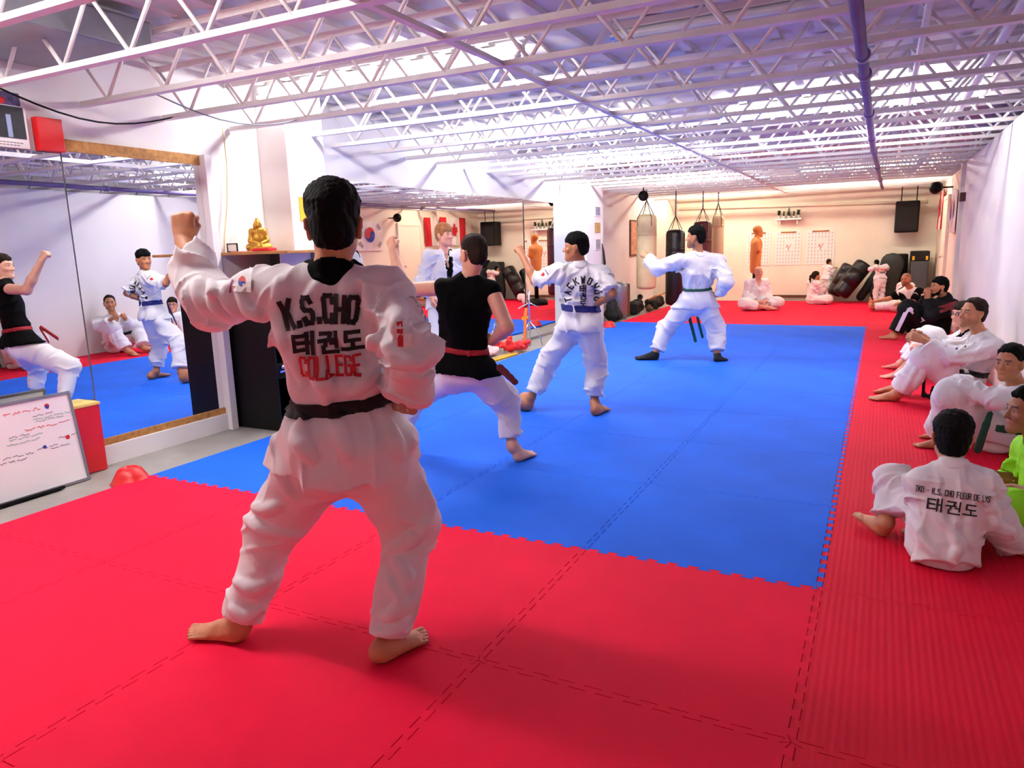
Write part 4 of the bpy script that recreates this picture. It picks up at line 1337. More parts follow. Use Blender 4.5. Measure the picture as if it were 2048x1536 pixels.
# --- green belt student with black socks
j = J(pelvis=(1394, 598, 8.46), chest=(1398, 545, 8.42), neck=(1397, 508, 8.40), head=(1391, 474, 8.40),
      shL=(1358, 522, 8.42), elL=(1316, 536, 8.55), wrL=(1293, 514, 8.72),
      shR=(1436, 522, 8.36), elR=(1453, 562, 8.22), wrR=(1436, 590, 8.36),
      hipL=(1382, 606, 8.48), knL=(1333, 655, 8.62), anL=(1311, 706, 8.56),
      hipR=(1408, 606, 8.44), knR=(1432, 655, 8.46), anR=(1434, 708, 8.34))
o = dict(s=1.0, h=.016, hfine=.009, fwd=dirv(-8), hf=dirv(-62), hu=Zv, skin='tan', hair='black', seed=31, hairth=.014, stubble=.5, sock=True,
         handL=fist(j, 'L', -HFW, HRT), handR=dict(d=nrm(HFW - HRT * .6 - Zv * .3), n=-Zv, t=HRT),
         footL=(sole(1318, 719), sole(1270, 719)), footR=(sole(1428, 723), sole(1457, 721)),
         pants=dict(r=(.125, .112, .105, .088), hem=.88, pelvis=.165, fold=1.6, h=.012),
         top=dict(w=.185, flat=.66, waist=.88, belt=.125, skirt=.22, hemr=.185, beltmat='belt_green', beltw=.016, collar='white', collar_r=.07, lapel=False, h=.011, fold=1.5, sleeve=(.088, .086, .082, .07), creases=[([(1365, 530), (1385, 550), (1375, 575)], .018, .010), ([(1425, 530), (1415, 555), (1420, 572)], .018, .010), ([(1400, 515), (1402, 545), (1398, 570)], .014, .008), ([(1320, 530), (1335, 545), (1360, 548)], .016, .010)]))
r = person(j, 'person in white uniform with thin green belt and black socks, farthest of the fighters', o)
t = [rc(P(1378, 632, 8.62), P(1391, 682, 8.62), .022, .022, HFW, .3, 0), rc(P(1396, 640, 8.7), P(1405, 674, 8.72), .02, .02, HFW, .3, 0)]
t += [rc(j['pelvis'] + HFW * .17 + Zv * .12, P(1378, 632, 8.62), .02, .02, HFW, .3, 0), rc(j['pelvis'] + HFW * .17 + Zv * .12, P(1396, 640, 8.7), .02, .02, HFW, .3, 0)]
F = Field(*bounds(t, .03), .008); F.addm(t); q = field_obj('belt_ends', F, CLOTH['belt_green'], None); q.parent = r; q.location = -r.location

# --- red-haired student standing by the mirror
fx, fy = -3.98, 3.66
b0 = np.array([fx, fy, 0.0])
fd = dirv(150); lt = nrm(np.cross(Zv, fd))
def rel(f, l, z): return b0 + fd * f + lt * l + Zv * z
j = dict(pelvis=rel(0, 0, .86), chest=rel(0, 0, 1.16), neck=rel(-.01, 0, 1.36), head=rel(.03, 0, 1.53), shL=rel(-.01, .165, 1.31), elL=rel(-.06, .25, 1.06), wrL=rel(.08, .20, .90),
         shR=rel(-.01, -.165, 1.31), elR=rel(-.05, -.26, 1.06), wrR=rel(.10, -.22, .90), hipL=rel(0, .09, .84), knL=rel(.02, .13, .45), anL=rel(0, .14, .07), hipR=rel(0, -.09, .84), knR=rel(.02, -.13, .45), anR=rel(0, -.15, .07))
o = dict(s=.93, h=.015, hfine=.008, fwd=fd, hf=dirv(128), hu=nrm(Zv + dirv(128) * .25), skin='pink', hair='ginger', seed=41, hairth=.018, fringe=.028, side=-.03,
         handL=dict(d=nrm(fd * .6 - Zv), n=lt, t=fd, curl=(25, 30, 20)), handR=dict(d=nrm(fd * .6 - Zv), n=-lt, t=fd, curl=(25, 30, 20)),
         footL=(rel(-.06, .14, .004), rel(.19, .17, .004)), footR=(rel(-.06, -.15, .004), rel(.19, -.18, .004)),
         pants=dict(r=(.115, .10, .095, .09), hem=.92, pelvis=.155, h=.012),
         top=dict(w=.165, flat=.68, belt=.12, skirt=.22, hemr=.185, beltmat='belt_black', collar='black', h=.011, fold=1.4))
r = person(j, 'person in white uniform with black lapels standing at the mirror behind the black top', o)
cprint(r, o, 'back_lettering', [ribbons(bent(centred('K.S.CHO', .06, 0, gap=.3, wide=.62), .4), .011)], [M['ink']], j['chest'] + Zv * .03, nrm(np.cross(Zv, -fd)), Zv)

# ------------------------------------------------------------------ seated people along the right wall and at the back
# man with clasped hands
j = J(pelvis=(1930, 762, 5.92), chest=(1962, 706, 5.92), neck=(1962, 668, 5.90), head=(1946, 626, 5.86),
      shL=(1986, 697, 5.68), elL=(1902, 712, 5.66), wrL=(1846, 680, 5.80),
      shR=(1936, 690, 6.08), elR=(1884, 700, 6.05), wrR=(1842, 672, 5.98),
      hipL=(1926, 776, 5.82), knL=(1852, 716, 5.80), anL=(1793, 788, 5.94),
      hipR=(1928, 768, 6.02), knR=(1866, 706, 6.16), anR=(1796, 776, 6.18))
o = dict(s=.98, h=.011, hfine=.0052, fwd=nrm(dirv(-72)), hf=nrm(dirv(-96) + Zv * .08), hu=Zv, skin='tan', hair='dark', seed=51, hairth=.009, nape=-.07, side=.018, recede=.022, hairline=.086, taper=.02, stubble=.35,
         handL=dict(d=nrm(dirv(-75) + Zv * .35), n=-HFW * .8 + Zv * .5, t=Zv, curl=(50, 65, 40)), handR=dict(d=nrm(dirv(-90) + Zv * .3), n=HFW + Zv * .4, t=Zv, curl=(50, 65, 40)),
         footL=(sole(1802, 801), sole(1738, 800)), footR=(sole(1806, 786), sole(1745, 785)),
         pants=dict(r=(.12, .100, .100, .10), hem=.86, pelvis=.15, fold=1.5, h=.009, creases=[([(1850, 712), (1845, 745), (1825, 780)], .016, .009), ([(1870, 725), (1880, 755), (1905, 785)], .016, .009), ([(1835, 730), (1820, 760), (1805, 785)], .014, .008)]),
         top=dict(w=.185, flat=.68, belt=.09, skirt=.12, hemr=.19, beltmat='belt_black', collar='white', lapel=True, h=.009, fold=1.3, len=1.75, sleeve=(.084, .074, .070, .062), creases=[([(1985, 690), (1950, 705), (1905, 712)], .014, .008), ([(1975, 715), (1940, 722), (1900, 722)], .014, .008), ([(1880, 695), (1890, 705), (1895, 718)], .012, .008), ([(1965, 730), (1950, 745), (1925, 752)], .014, .008)]))
r = person(j, 'person in white uniform sitting against the wall, hands clasped over raised knees', o)
cprint(r, o, 'sleeve_patch', [rect(-.03, -.02, .05, .03), rect(-.03, -.02, -.015, .03), disc(.012, .01, .011), disc(.035, .0, .006)], [M['paper'], M['ink_blue'], M['ink_red'], M['ink']], P(1920, 698, 5.5), vax(P(1920, 698, 5.5))[0], Zv)
t = [rc(P(1848, 750, 5.9), P(1847, 790, 5.9), .018, .018, HFW, .3, 0), rc(P(1847, 790, 5.9), P(1862, 794, 5.88), .018, .018, HFW, .4, .02), rc(P(1862, 794, 5.88), P(1866, 775, 5.86), .018, .016, HFW, .4, .02), rc(P(1848, 750, 5.9), P(1908, 748, 5.86), .016, .016, HFW, .4, 0)]
F = Field(*bounds(t, .03), .007); F.addm(t); q = field_obj('belt_ends', F, CLOTH['belt_black'], None); q.parent = r; q.location = -r.location

# man with glasses behind him
j = J(pelvis=(1912, 738, 6.86), chest=(1936, 690, 6.86), neck=(1938, 662, 6.85), head=(1924, 628, 6.82),
      shL=(1952, 684, 6.70), elL=(1895, 700, 6.62), wrL=(1850, 690, 6.72), shR=(1922, 680, 7.02), elR=(1880, 690, 7.0), wrR=(1846, 682, 6.92),
      hipL=(1908, 745, 6.78), knL=(1862, 676, 6.84), anL=(1800, 745, 6.90), hipR=(1912, 740, 6.95), knR=(1845, 680, 7.16), anR=(1800, 728, 7.18))
o = dict(s=.95, h=.014, hfine=.007, fwd=nrm(dirv(-75)), hf=nrm(dirv(-108)), hu=Zv, skin='pink', hair='dark', seed=61, hairth=.012, fringe=.012,
         handL=dict(d=dirv(-80), n=Zv, t=HFW, curl=(40, 50, 30)), handR=dict(d=dirv(-80), n=Zv, t=-HFW, curl=(40, 50, 30)),
         footL=(sole(1808, 757), sole(1760, 756)), footR=(sole(1808, 740), sole(1766, 735)),
         pants=dict(r=(.118, .11, .105, .09), hem=.72, pelvis=.145, h=.012, fold=1.4),
         top=dict(w=.178, flat=.68, belt=.09, skirt=.10, hemr=.18, beltmat='belt_black', collar='black', h=.011, fold=1.2, len=1.7))
r = person(j, 'person with glasses in white uniform sitting behind the one with clasped hands', o)
hr2, hf2, hu2 = frame(o['hf'], o['hu'])
Q = lambda x, y, z: j['head'] + .95 * (x * hr2 + y * hf2 + z * hu2)
mb = MB()
for sx in (-1, 1):
    ring = [Q(sx * .032 + .022 * math.cos(a), .098, .003 + .016 * math.sin(a)) for a in np.linspace(0, 2 * math.pi, 15)]
    mb.tube(ring, .0022, 6, caps=False); mb.tube([Q(sx * .054, .095, .006), Q(sx * .08, -.01, .008)], .002, 6)
mb.tube([Q(-.010, .10, .006), Q(.010, .10, .006)], .002, 6)
q = mb.build('eyeglasses', M['black'], r, True); q.location = -r.location

# bearded man in black tracksuit
j = J(pelvis=(1874, 655, 9.80), chest=(1888, 618, 9.70), neck=(1890, 594, 9.68), head=(1878, 573, 9.66),
      shL=(1906, 612, 9.50), elL=(1862, 632, 9.42), wrL=(1856, 596, 9.62), shR=(1878, 608, 9.96), elR=(1846, 612, 9.95), wrR=(1854, 592, 9.85),
      hipL=(1870, 662, 9.70), knL=(1816, 617, 9.66), anL=(1790, 668, 9.72), hipR=(1874, 656, 9.92), knR=(1838, 630, 10.15), anR=(1808, 664, 10.12))
o = dict(s=1.02, h=.016, hfine=.0085, fwd=dirv(-78), hf=nrm(dirv(-86)), hu=Zv, skin='olive', hair='black', seed=71, hairth=.014, beard=True,
         handL=dict(d=nrm(Zv + dirv(-80) * .1), n=-HFW, t=-dirv(-80), curl=(60, 70, 40)), handR=dict(d=nrm(Zv), n=HFW, t=dirv(-80), curl=(60, 70, 40)),
         footL=(sole(1796, 679), sole(1757, 677)), footR=(sole(1814, 670), sole(1780, 668)),
         pants=dict(mat='tracksuit', r=(.12, .105, .10, .095), hem=.90, pelvis=.155, h=.012, fold=1.0),
         top=dict(mat='tracksuit', w=.19, flat=.70, belt=.07, skirt=.10, hemr=.185, h=.013, fold=1.0, vneck=False, collar='tracksuit', lapel=False, sleeve=(.09, .086, .08, .06)))
r = person(j, 'person in black tracksuit with white leg stripe sitting with one knee up', o)
lo_ = lambda a, b, t: a + (b - a) * t
vu, vd = vax(j['knL'])
def along(pts): return [(float((q - j['knL']) @ vu), float((q - j['knL']) @ Zv) + dz) for q, dz in pts]
pl = [along([(lo_(j['hipL'], j['knL'], .3), 0), (lo_(j['hipL'], j['knL'], .92), .03), (lo_(j['knL'], j['anL'], .12), .02), (lo_(j['knL'], j['anL'], .85), 0)])]
cprint(r, o, 'white_stripe', [ribbons(pl, .05, .03)], [material('lilac_white_stripe', rgb(214, 206, 226), .7)], j['knL'] - vd * .2, vu, Zv, on='_pants', off=.02)
cprint(r, o, 'red_panel', [ribbons([[(-.12, -.02), (.0, .02), (.03, -.14)]], .085, .03)], [material('dark_red_panel', rgb(110, 14, 24), .7)], j['shL'] - vd * .2, vu, Zv, off=.02)

# bald man reaching to his feet
j = J(pelvis=(1832, 612, 13.20), chest=(1824, 592, 13.12), neck=(1821, 577, 13.08), head=(1812, 559, 13.02),
      shL=(1838, 585, 12.95), elL=(1828, 602, 12.85), wrL=(1806, 606, 12.98), shR=(1806, 584, 13.25), elR=(1784, 596, 13.3), wrR=(1754, 602, 13.4),
      hipL=(1830, 616, 13.1), knL=(1788, 611, 13.2), anL=(1744, 614, 13.42), hipR=(1826, 613, 13.3), knR=(1782, 604, 13.5), anR=(1742, 611, 13.62))
o = dict(s=.98, h=.018, hfine=.010, fwd=dirv(-105), hf=nrm(dirv(-128)), hu=Zv, skin='olive', hair='dark', hairstyle=None, scalp=.55, stubble=.6, seed=81,
         handL=dict(d=dirv(-90), n=Zv, t=HFW, curl=(20, 25, 20)), handR=dict(d=dirv(-80), n=Zv, t=-HFW, curl=(20, 25, 20)),
         footL=(sole(1744, 621), sole(1744, 621) + dirv(-80) * .05 + Zv * .24, dirv(100)), footR=(sole(1742, 618), sole(1742, 618) + dirv(-80) * .05 + Zv * .24, dirv(100)),
         pants=dict(r=(.10, .09, .085, .07), hem=.85, pelvis=.15, h=.014),
         top=dict(mat='tee', w=.175, flat=.7, belt=.05, skirt=.06, h=.014, len=.6, vneck=False))
r = person(j, 'person in dark jacket and white shirt sitting with legs out, reaching for the feet', o)
t = [rc(j['chest'] + o['fwd'] * -.02 - HRT * sg * .11 - Zv * .1, j['sh' + sd], .085, .085, k=.03) for sd, sg in (('L', -1), ('R', 1))] + [rc(j['sh' + sd], lo_(j['sh' + sd], j['el' + sd], .7), .082, .08, k=.03) for sd in 'LR']
F = Field(*bounds(t, .03), .012); F.addm(t); q = field_obj('jacket', F, CLOTH['black'], None); q.parent = r; q.location = -r.location

# girl with green belt against the wall
j = J(pelvis=(2000, 868, 4.54), chest=(2040, 806, 4.54), neck=(2036, 772, 4.52), head=(2020, 724, 4.48),
      shL=(2058, 798, 4.40), elL=(1990, 798, 4.24), wrL=(1922, 776, 4.40), shR=(2020, 790, 4.68), elR=(1966, 796, 4.66), wrR=(1920, 776, 4.60),
      hipL=(1992, 878, 4.46), knL=(1906, 790, 4.44), anL=(1884, 878, 4.56), hipR=(1996, 868, 4.62), knR=(1925, 782, 4.76), anR=(1884, 862, 4.78))
o = dict(s=.88, hs=.92, h=.012, hfine=.0052, fwd=dirv(-72), hf=nrm(dirv(-118) - Zv * .05), hu=nrm(Zv + HRT * .05), skin='olive', hair='black', hairstyle='bun', seed=91, hairth=.010, taper=.02, hairline=.078, nape=-.06,
         handL=dict(d=dirv(-75), n=Zv, t=HFW, curl=(25, 30, 25)), handR=dict(d=dirv(-85), n=Zv, t=-HFW, curl=(25, 30, 25)),
         footL=(sole(1884, 897), sole(1826, 893)), footR=(sole(1888, 880), sole(1838, 874)),
         pants=dict(r=(.12, .11, .115, .12), hem=.90, pelvis=.145, h=.009, fold=1.5),
         top=dict(w=.165, flat=.68, belt=.08, skirt=.12, hemr=.175, beltmat='belt_green', collar='white', lapel=False, h=.009, fold=1.3, len=1.9, sleeve=(.08, .078, .076, .07)))
r = person(j, 'person in white uniform with green belt sitting against the wall, arms on knees', o)
t = [rc(P(1980, 828, 4.3), P(1972, 850, 4.26), .02, .026, HFW, .3, .01), rc(P(1972, 850, 4.26), P(1956, 898, 4.30), .026, .03, HFW, .3, .01)]
F = Field(*bounds(t, .03), .007); F.addm(t); q = field_obj('belt_end', F, CLOTH['belt_green'], None); q.parent = r; q.location = -r.location

# girl in neon green shirt
j = J(pelvis=(2085, 1055, 3.12), chest=(2078, 955, 3.12), neck=(2056, 890, 3.12), head=(2036, 828, 3.12),
      shL=(2094, 920, 2.97), elL=(2072, 1012, 2.88), wrL=(2006, 988, 3.03), shR=(2036, 912, 3.28), elR=(2012, 975, 3.32), wrR=(1962, 958, 3.32),
      hipL=(2080, 1060, 3.03), knL=(2010, 1030, 2.95), anL=(2070, 1066, 3.17), hipR=(2070, 1050, 3.21), knR=(2000, 985, 3.42), anR=(2060, 1040, 3.32))
for q in j: j[q] = j[q] + np.array([.05, .10, 0])
for q in ('anL', 'anR'): j[q][2] = max(j[q][2], .07)
o = dict(s=.84, hs=.86, h=.012, hfine=.005, fwd=nrm(dirv(-80)), hf=nrm(dirv(-84)), hu=nrm(Zv - HRT * .1), skin='brown', hair='black', hairstyle='bun', seed=101, hairth=.012, taper=.02, hairline=.072, nape=-.07,
         handL=dict(d=dirv(-80), n=Zv, t=HFW, curl=(25, 30, 25)), handR=dict(d=dirv(-85), n=Zv, t=-HFW, curl=(25, 30, 25)),
         footL=foot_on(j['anL'], 60, .2), footR=foot_on(j['anR'], 60, .2),
         pants=dict(mat='beige', r=(.105, .095, .09, .085), hem=.9, pelvis=.15, h=.010, fold=1.2),
         top=dict(mat='neon', w=.17, flat=.72, belt=.06, skirt=.06, h=.009, len=.68, sleeve=(.078, .074, .07, .07), vneck=False, collar='belt_green', lapel=False, collar_r=.06, fold=.9))
r = person(j, 'person in neon green shirt and beige trousers at the right edge of the picture', o)
cprint(r, o, 'grey_print', [ribbons([[(-.04, .05), (-.02, -.06), (.03, -.1)]], .05, .02)], [material('grey_print', rgb(150, 140, 148), .8, var=.3, vscale=60)], j['chest'] - HRT * .06 + Zv * .03 - HFW * .15, HRT, Zv)

# boy sitting on the mat in front
j = J(pelvis=(1885, 1082, 2.88), chest=(1908, 992, 2.90), neck=(1904, 930, 2.94), head=(1904, 874, 2.98),
      shL=(1850, 970, 2.95), elL=(1836, 1024, 3.10), wrL=(1810, 1010, 3.28), shR=(1962, 972, 2.88), elR=(1996, 1040, 2.84), wrR=(2026, 1094, 2.92),
      hipL=(1865, 1085, 2.92), knL=(1788, 962, 3.22), anL=(1772, 1046, 3.14), hipR=(1905, 1088, 2.88), knR=(1940, 1042, 3.14), anR=(1852, 1050, 3.14))
o = dict(s=.80, hs=.88, h=.010, hfine=.0045, fwd=dirv(22), hf=dirv(24), hu=nrm(Zv - HFW * .08), skin='tan', hair='black', seed=111, hairth=.018, nape=-.075, side=.0,
         handL=dict(d=dirv(-40), n=Zv, t=HRT, curl=(25, 30, 25)), handR=dict(d=nrm(HRT * .8 + HFW * .1 - Zv * .5), n=Zv, t=HFW, curl=(8, 10, 10), thumb='out', spread=1.0),
         footL=(sole(1772, 1076), sole(1702, 1044) + Zv * .04, nrm(Zv + HFW * .9)), footR=(sole(1862, 1062, .01), sole(1800, 1066, .01)),
         pants=dict(r=(.115, .10, .10, .09), hemL=.82, hemR=.8, pelvis=.155, h=.008, fold=1.5),
         top=dict(w=.172, flat=.72, waist=.95, belt=.10, skirt=.20, hemr=.165, drape=False, collar='white', collar_r=.07, collar_h=.03, lapel=False, h=.006, fold=1.0, creases=[([(1850, 1000), (1880, 1040), (1905, 1065)], .012, .007), ([(1835, 1050), (1850, 1085), (1875, 1110)], .016, .009), ([(1900, 1060), (1920, 1090), (1905, 1120)], .014, .008), ([(1975, 985), (1990, 1030), (1980, 1060)], .012, .007), ([(1985, 1040), (2005, 1060), (2025, 1065)], .012, .008), ([(1945, 1010), (1935, 1060), (1940, 1100)], .012, .006)], len=1.92, sleeve=(.092, .088, .082, .078), hemoff=HFW * -.05))
r = person(j, 'person sitting on the mat with back to the camera, white uniform with black lettering', o)
bk = -np.asarray(o['fwd']); upv = nrm(j['neck'] - j['pelvis']); ur = nrm(np.cross(upv, bk))
cen = P(1914, 998, 2.75)
g = ribbons(centred('TKD - K.S. CHO FLEUR DE LYS', .024, 0, gap=.28, wide=.50), .0030)
g += ribbons(centred('\ud0dc', .052, -.068, cx=-.06) + centred('\uad8c', .052, -.070, cx=.006) + centred('\ub3c4', .050, -.070, cx=.068), .0062)
cprint(r, o, 'back_lettering', [g], [M['ink']], cen, ur, upv)

# ---- far group
def cross_legged(c, ang, lab, s, skin, hair, seed, style='short', hands=None, top=None, **kw):
    f = dirv(ang); l = nrm(np.cross(Zv, f)); c = np.asarray(c, float)
    R = lambda a, b, z: c + s * (f * a + l * b + Zv * z)
    j = dict(pelvis=R(0, 0, .11), chest=R(.02, 0, .40), neck=R(.02, 0, .58), head=R(.06, 0, .74), shL=R(.01, .17, .54), elL=R(.04, .24, .29), wrL=R(.24, .09, .18), shR=R(.01, -.17, .54), elR=R(.04, -.24, .29), wrR=R(.24, -.09, .18),
             hipL=R(.02, .10, .10), knL=R(.22, .34, .14), anL=R(.30, -.04, .07), hipR=R(.02, -.10, .10), knR=R(.22, -.34, .14), anR=R(.38, .06, .06))
    if hands is not None:
        for sd, sg in (('L', 1), ('R', -1)):
            j['el' + sd] = R(.12, sg * .19, .36); j['wr' + sd] = R(hands[0], sg * .06, hands[1])
    o = dict(s=s, h=.018, hfine=.010, fwd=f, hf=kw.pop('hf', f), hu=Zv, skin=skin, hair=hair, seed=seed, hairstyle=style,
             handL=dict(d=nrm(f * .4 - l), n=Zv, t=f, curl=(30, 35, 30)), handR=dict(d=nrm(f * .4 + l), n=Zv, t=f, curl=(30, 35, 30)),
             footL=(R(.28, -.02, .02), R(.34, -.24, .02)), footR=(R(.36, .04, .02), R(.42, .26, .02)),
             pants=dict(r=(.115, .11, .105, .08), hem=.85, pelvis=.16, h=.014), top=top or dict(w=.175, flat=.7, belt=.1, skirt=.12, hemr=.2, h=.013, collar='white', len=1.85), **kw)
    return person(j, lab, o), j, o
cross_legged((-2.05, 12.35, 0), 176, 'person in white uniform sitting cross-legged below the orange dummy, facing the camera', 1.0, 'pink', 'grey', 121, None, hairth=.004)
r_, j_, o_ = cross_legged((-1.10, 13.72, 0), 82, 'small person in white sitting beside the leaning black bags, facing right', .80, 'tan', 'dark', 131, 'pony', (.32, .42))
cross_legged((.62, 13.35, 0), -110, 'small person in white showing behind the one reaching for the feet', .74, 'tan', 'dark', 141)
# boy kneeling behind the black bag
def standing(c, ang, lab, s, skin, hair, seed, arms, nohead=False, **kw):
    f = dirv(ang); l = nrm(np.cross(Zv, f)); c = np.asarray(c, float)
    R = lambda a, b, z: c + s * (f * a + l * b + Zv * z)
    j = dict(pelvis=R(0, 0, .92), chest=R(.02, 0, 1.20), neck=R(.03, 0, 1.42), head=R(.07, 0, 1.58), hipL=R(0, .09, .90), knL=R(.03, .11, .48), anL=R(0, .12, .08), hipR=R(0, -.09, .90), knR=R(.03, -.11, .48), anR=R(0, -.12, .08),
             shL=R(.01, .17, 1.37), shR=R(.01, -.17, 1.37))
    for sd, sg in (('L', 1), ('R', -1)):
        (ea, eb, ez), (wa, wb, wz) = arms
        j['el' + sd] = R(ea, sg * eb, ez); j['wr' + sd] = R(wa, sg * wb, wz)
    if kw.get('bend'):
        for q in ('head', 'neck'): j[q] = j[q] + f * kw['bend'] - Zv * kw['bend'] * .3
    kw.pop('bend', None)
    o = dict(s=s, h=.018, hfine=.010, fwd=f, hf=kw.pop('hf', f), hu=Zv, skin=skin, hair=hair, seed=seed,
             handL=dict(d=nrm(f + Zv * .2), n=Zv, t=-l, curl=(20, 25, 20)), handR=dict(d=nrm(f + Zv * .2), n=Zv, t=l, curl=(20, 25, 20)),
             footL=(R(-.06, .12, .004), R(.18, .15, .004)), footR=(R(-.06, -.12, .004), R(.18, -.15, .004)),
             pants=dict(r=(.12, .10, .095, .09), hem=.93, pelvis=.155, h=.014), top=dict(w=.17, flat=.7, belt=.12, skirt=.16, hemr=.185, h=.013, collar='white', lapel=False, len=1.8), **kw)
    return person(j, lab, o), j, o
standing((-.90, 14.60, 0), 78, 'small person in white standing behind the leaning black bags, hands raised', .54, 'tan', 'dark', 151, ((.12, .20, 1.16), (.30, .07, 1.34)))
r, j, o = standing((.16, 13.72, 0), 0, 'small person in white uniform with red back lettering leaning on the dark mats', .56, 'tan', 'black', 161, ((.18, .30, 1.30), (.34, .12, 1.36)), bend=.16)
ur = nrm(np.cross(Zv, -HFW))
cprint(r, o, 'red_lettering', [ribbons(bent(centred('TAEKWONDO', .045, 0, gap=.3, wide=.6), .16), .008, .02), ribbons(centred('KSCHO', .03, -.05, gap=.3, wide=.7), .006, .02)], [M['ink_red'], M['ink']], j['chest'] + Zv * .02, ur, Zv)

# ------------------------------------------------------------------ things along the left wall
# stereo cabinet and shelf
o = empty('stereo_cabinet', (-4.34, 1.52, 0)); tag(o, 'black stereo cabinet with hi-fi shelves beside the mirror', 'cabinet')
X0, X1, Y0, Y1 = -.235, .25, -.27, .27
MB().box((X0, Y0, -.02), (X1, Y0 + .02, 1.12), bev=.003).build('side_panel', M['black'], o)
MB().box((X0, Y1 - .02, -.02), (X1, Y1, 1.12), bev=.003).build('side_panel', M['black'], o)
MB().box((X0, Y0 + .02, -.02), (X0 + .015, Y1 - .02, 1.12)).build('back_panel', M['black'], o)
MB().box((X0, Y0, 1.12), (X1, Y1, 1.14), bev=.003).build('top_panel', M['black'], o)
for z in (.02, .40, .66, .88):
    MB().box((X0 + .015, Y0 + .02, z), (X1 - .01, Y1 - .02, z + .018)).build('shelf', M['black'], o)
for z, hh, m in ((.678, .12, 'black'), (.898, .16, 'grey'), (.418, .10, 'black')):
    q = MB().box((X0 + .05, Y0 + .05, z), (X1 - .03, Y1 - .05, z + hh), bev=.006).build('hifi_unit', M[m], o)
    MB().box((X1 - .03, Y0 + .07, z + hh * .25), (X1 - .024, Y1 - .07, z + hh * .4)).build('display', M['chrome'], q)
    MB().lathe([(.018, 0), (.016, .015)], 14, (X1 - .03, Y0 + .1, z + hh * .68), (1, 0, 0)).build('knob', M['chrome'], q, True)
o = empty('shelf_unit', (-4.30, 1.52, 1.14)); tag(o, 'open shelf unit with oak top under the golden Buddha', 'shelf')
MB().box((-.275, .24, 0), (.24, .26, .245)).build('back_panel', M['grey'], o)
MB().box((-.275, -.26, 0), (-.26, .24, .245)).build('side_panel', M['wall'], o)
MB().box((.19, -.10, 0), (.205, .24, .245)).build('side_panel', M['wall'], o)
MB().box((-.285, -.29, .245), (.46, .27, .268), bev=.004).build('top_board', M['wood'], o)
for k, (x, hgt) in enumerate(((-.10, .15), (-.02, .12), (.07, .17))):
    t = MB().lathe([(.03, 0), (.03, .01), (.008, .03), (.01, .06), (.035, .09), (.04, hgt), (.03, hgt)], 14, (-4.30 + x, 1.52, 1.141)).build('trophy_cup', M['black'], None, True)
    tag(t, ['small black cup at the left end inside the shelf unit', 'lowest black cup in the middle of the shelf unit', 'tallest black cup inside the shelf unit'][k], 'cup', 'cups in the shelf unit')
# Buddha
o = empty('buddha_statue', (-4.37, 1.47, 1.412)); o.scale = (.8, .8, .98); tag(o, 'golden seated Buddha statue on the oak shelf', 'statue')
fbd = nrm(np.array([.75, -.66, 0])); lbd = nrm(np.cross(Zv, fbd)); Ab = np.stack([lbd, fbd, Zv])
S = lambda a, b, c: fbd * a + lbd * b + Zv * c
pr_b = [el(S(0, 0, .03), Ab, np.array([.115, .085, .035]), .02), el(S(-.01, 0, .10), Ab, np.array([.062, .048, .075]), .02), rc(S(0, .065, .145), S(.02, .085, .085), .022, .019, k=.015), rc(S(0, -.065, .145), S(.02, -.085, .085), .022, .019, k=.015),
        rc(S(.02, .085, .085), S(.065, .02, .06), .018, .014, k=.012), rc(S(.02, -.085, .085), S(.065, -.02, .06), .018, .014, k=.012), rc(S(0, 0, .16), S(0, 0, .19), .025, .022, k=.015),
        rc(S(.02, .10, .03), S(.07, -.03, .025), .03, .022, k=.015), rc(S(.02, -.10, .03), S(.07, .03, .025), .03, .022, k=.015), rc(S(-.0, -.06, .16), S(0, .06, .16), .028, .028, k=.02)]
F = Field(*bounds(pr_b, .02), .004); F.addm(pr_b); field_obj('figure', F, M['gold'], o)
ph = [el(S(.005, 0, .215), Ab, np.array([.034, .036, .040]), .01), el(S(.0, 0, .255), Ab, np.array([.015, .015, .015]), .012), rc(S(.036, 0, .215), S(.042, 0, .205), .006, .007, k=.006), el(S(0, .036, .205), Ab, np.array([.006, .009, .02]), .005), el(S(0, -.036, .205), Ab, np.array([.006, .009, .02]), .005)]
F = Field(*bounds(ph, .012), .003); F.addm(ph); field_obj('head', F, M['gold'], o)
MB().lathe([(.115, -.002), (.12, .006), (.11, .014), (.118, .02), (.10, .026)], 28).build('base', M['gold'], o, True)
o = MB().box((-4.245, 1.27, 1.409), (-4.07, 1.36, 1.435), bev=.008).build('red_box', M['red']); tag(o, 'small red box lying in front of the golden Buddha', 'box')
o = MB().box((-4.46, 1.255, 1.409), (-4.26, 1.33, 1.414)).build('red_paper', M['ink_pink']); tag(o, 'flat pink paper strip on the shelf between frame and red box', 'paper')
o = empty('picture_frame', (-4.54, 1.34, 1.409)); tag(o, 'small dark picture frame leaning at the left end of the oak shelf', 'frame')
MB().box((-.05, -.004, 0), (.065, .006, .008)).box((-.05, -.004, .062), (.065, .006, .07)).box((-.05, -.004, .008), (-.042, .006, .062)).box((.057, -.004, .008), (.065, .006, .062)).build('frame', M['black'], o)
MB().box((-.042, .0, .008), (.057, .004, .062)).build('picture', M['paper'], o)
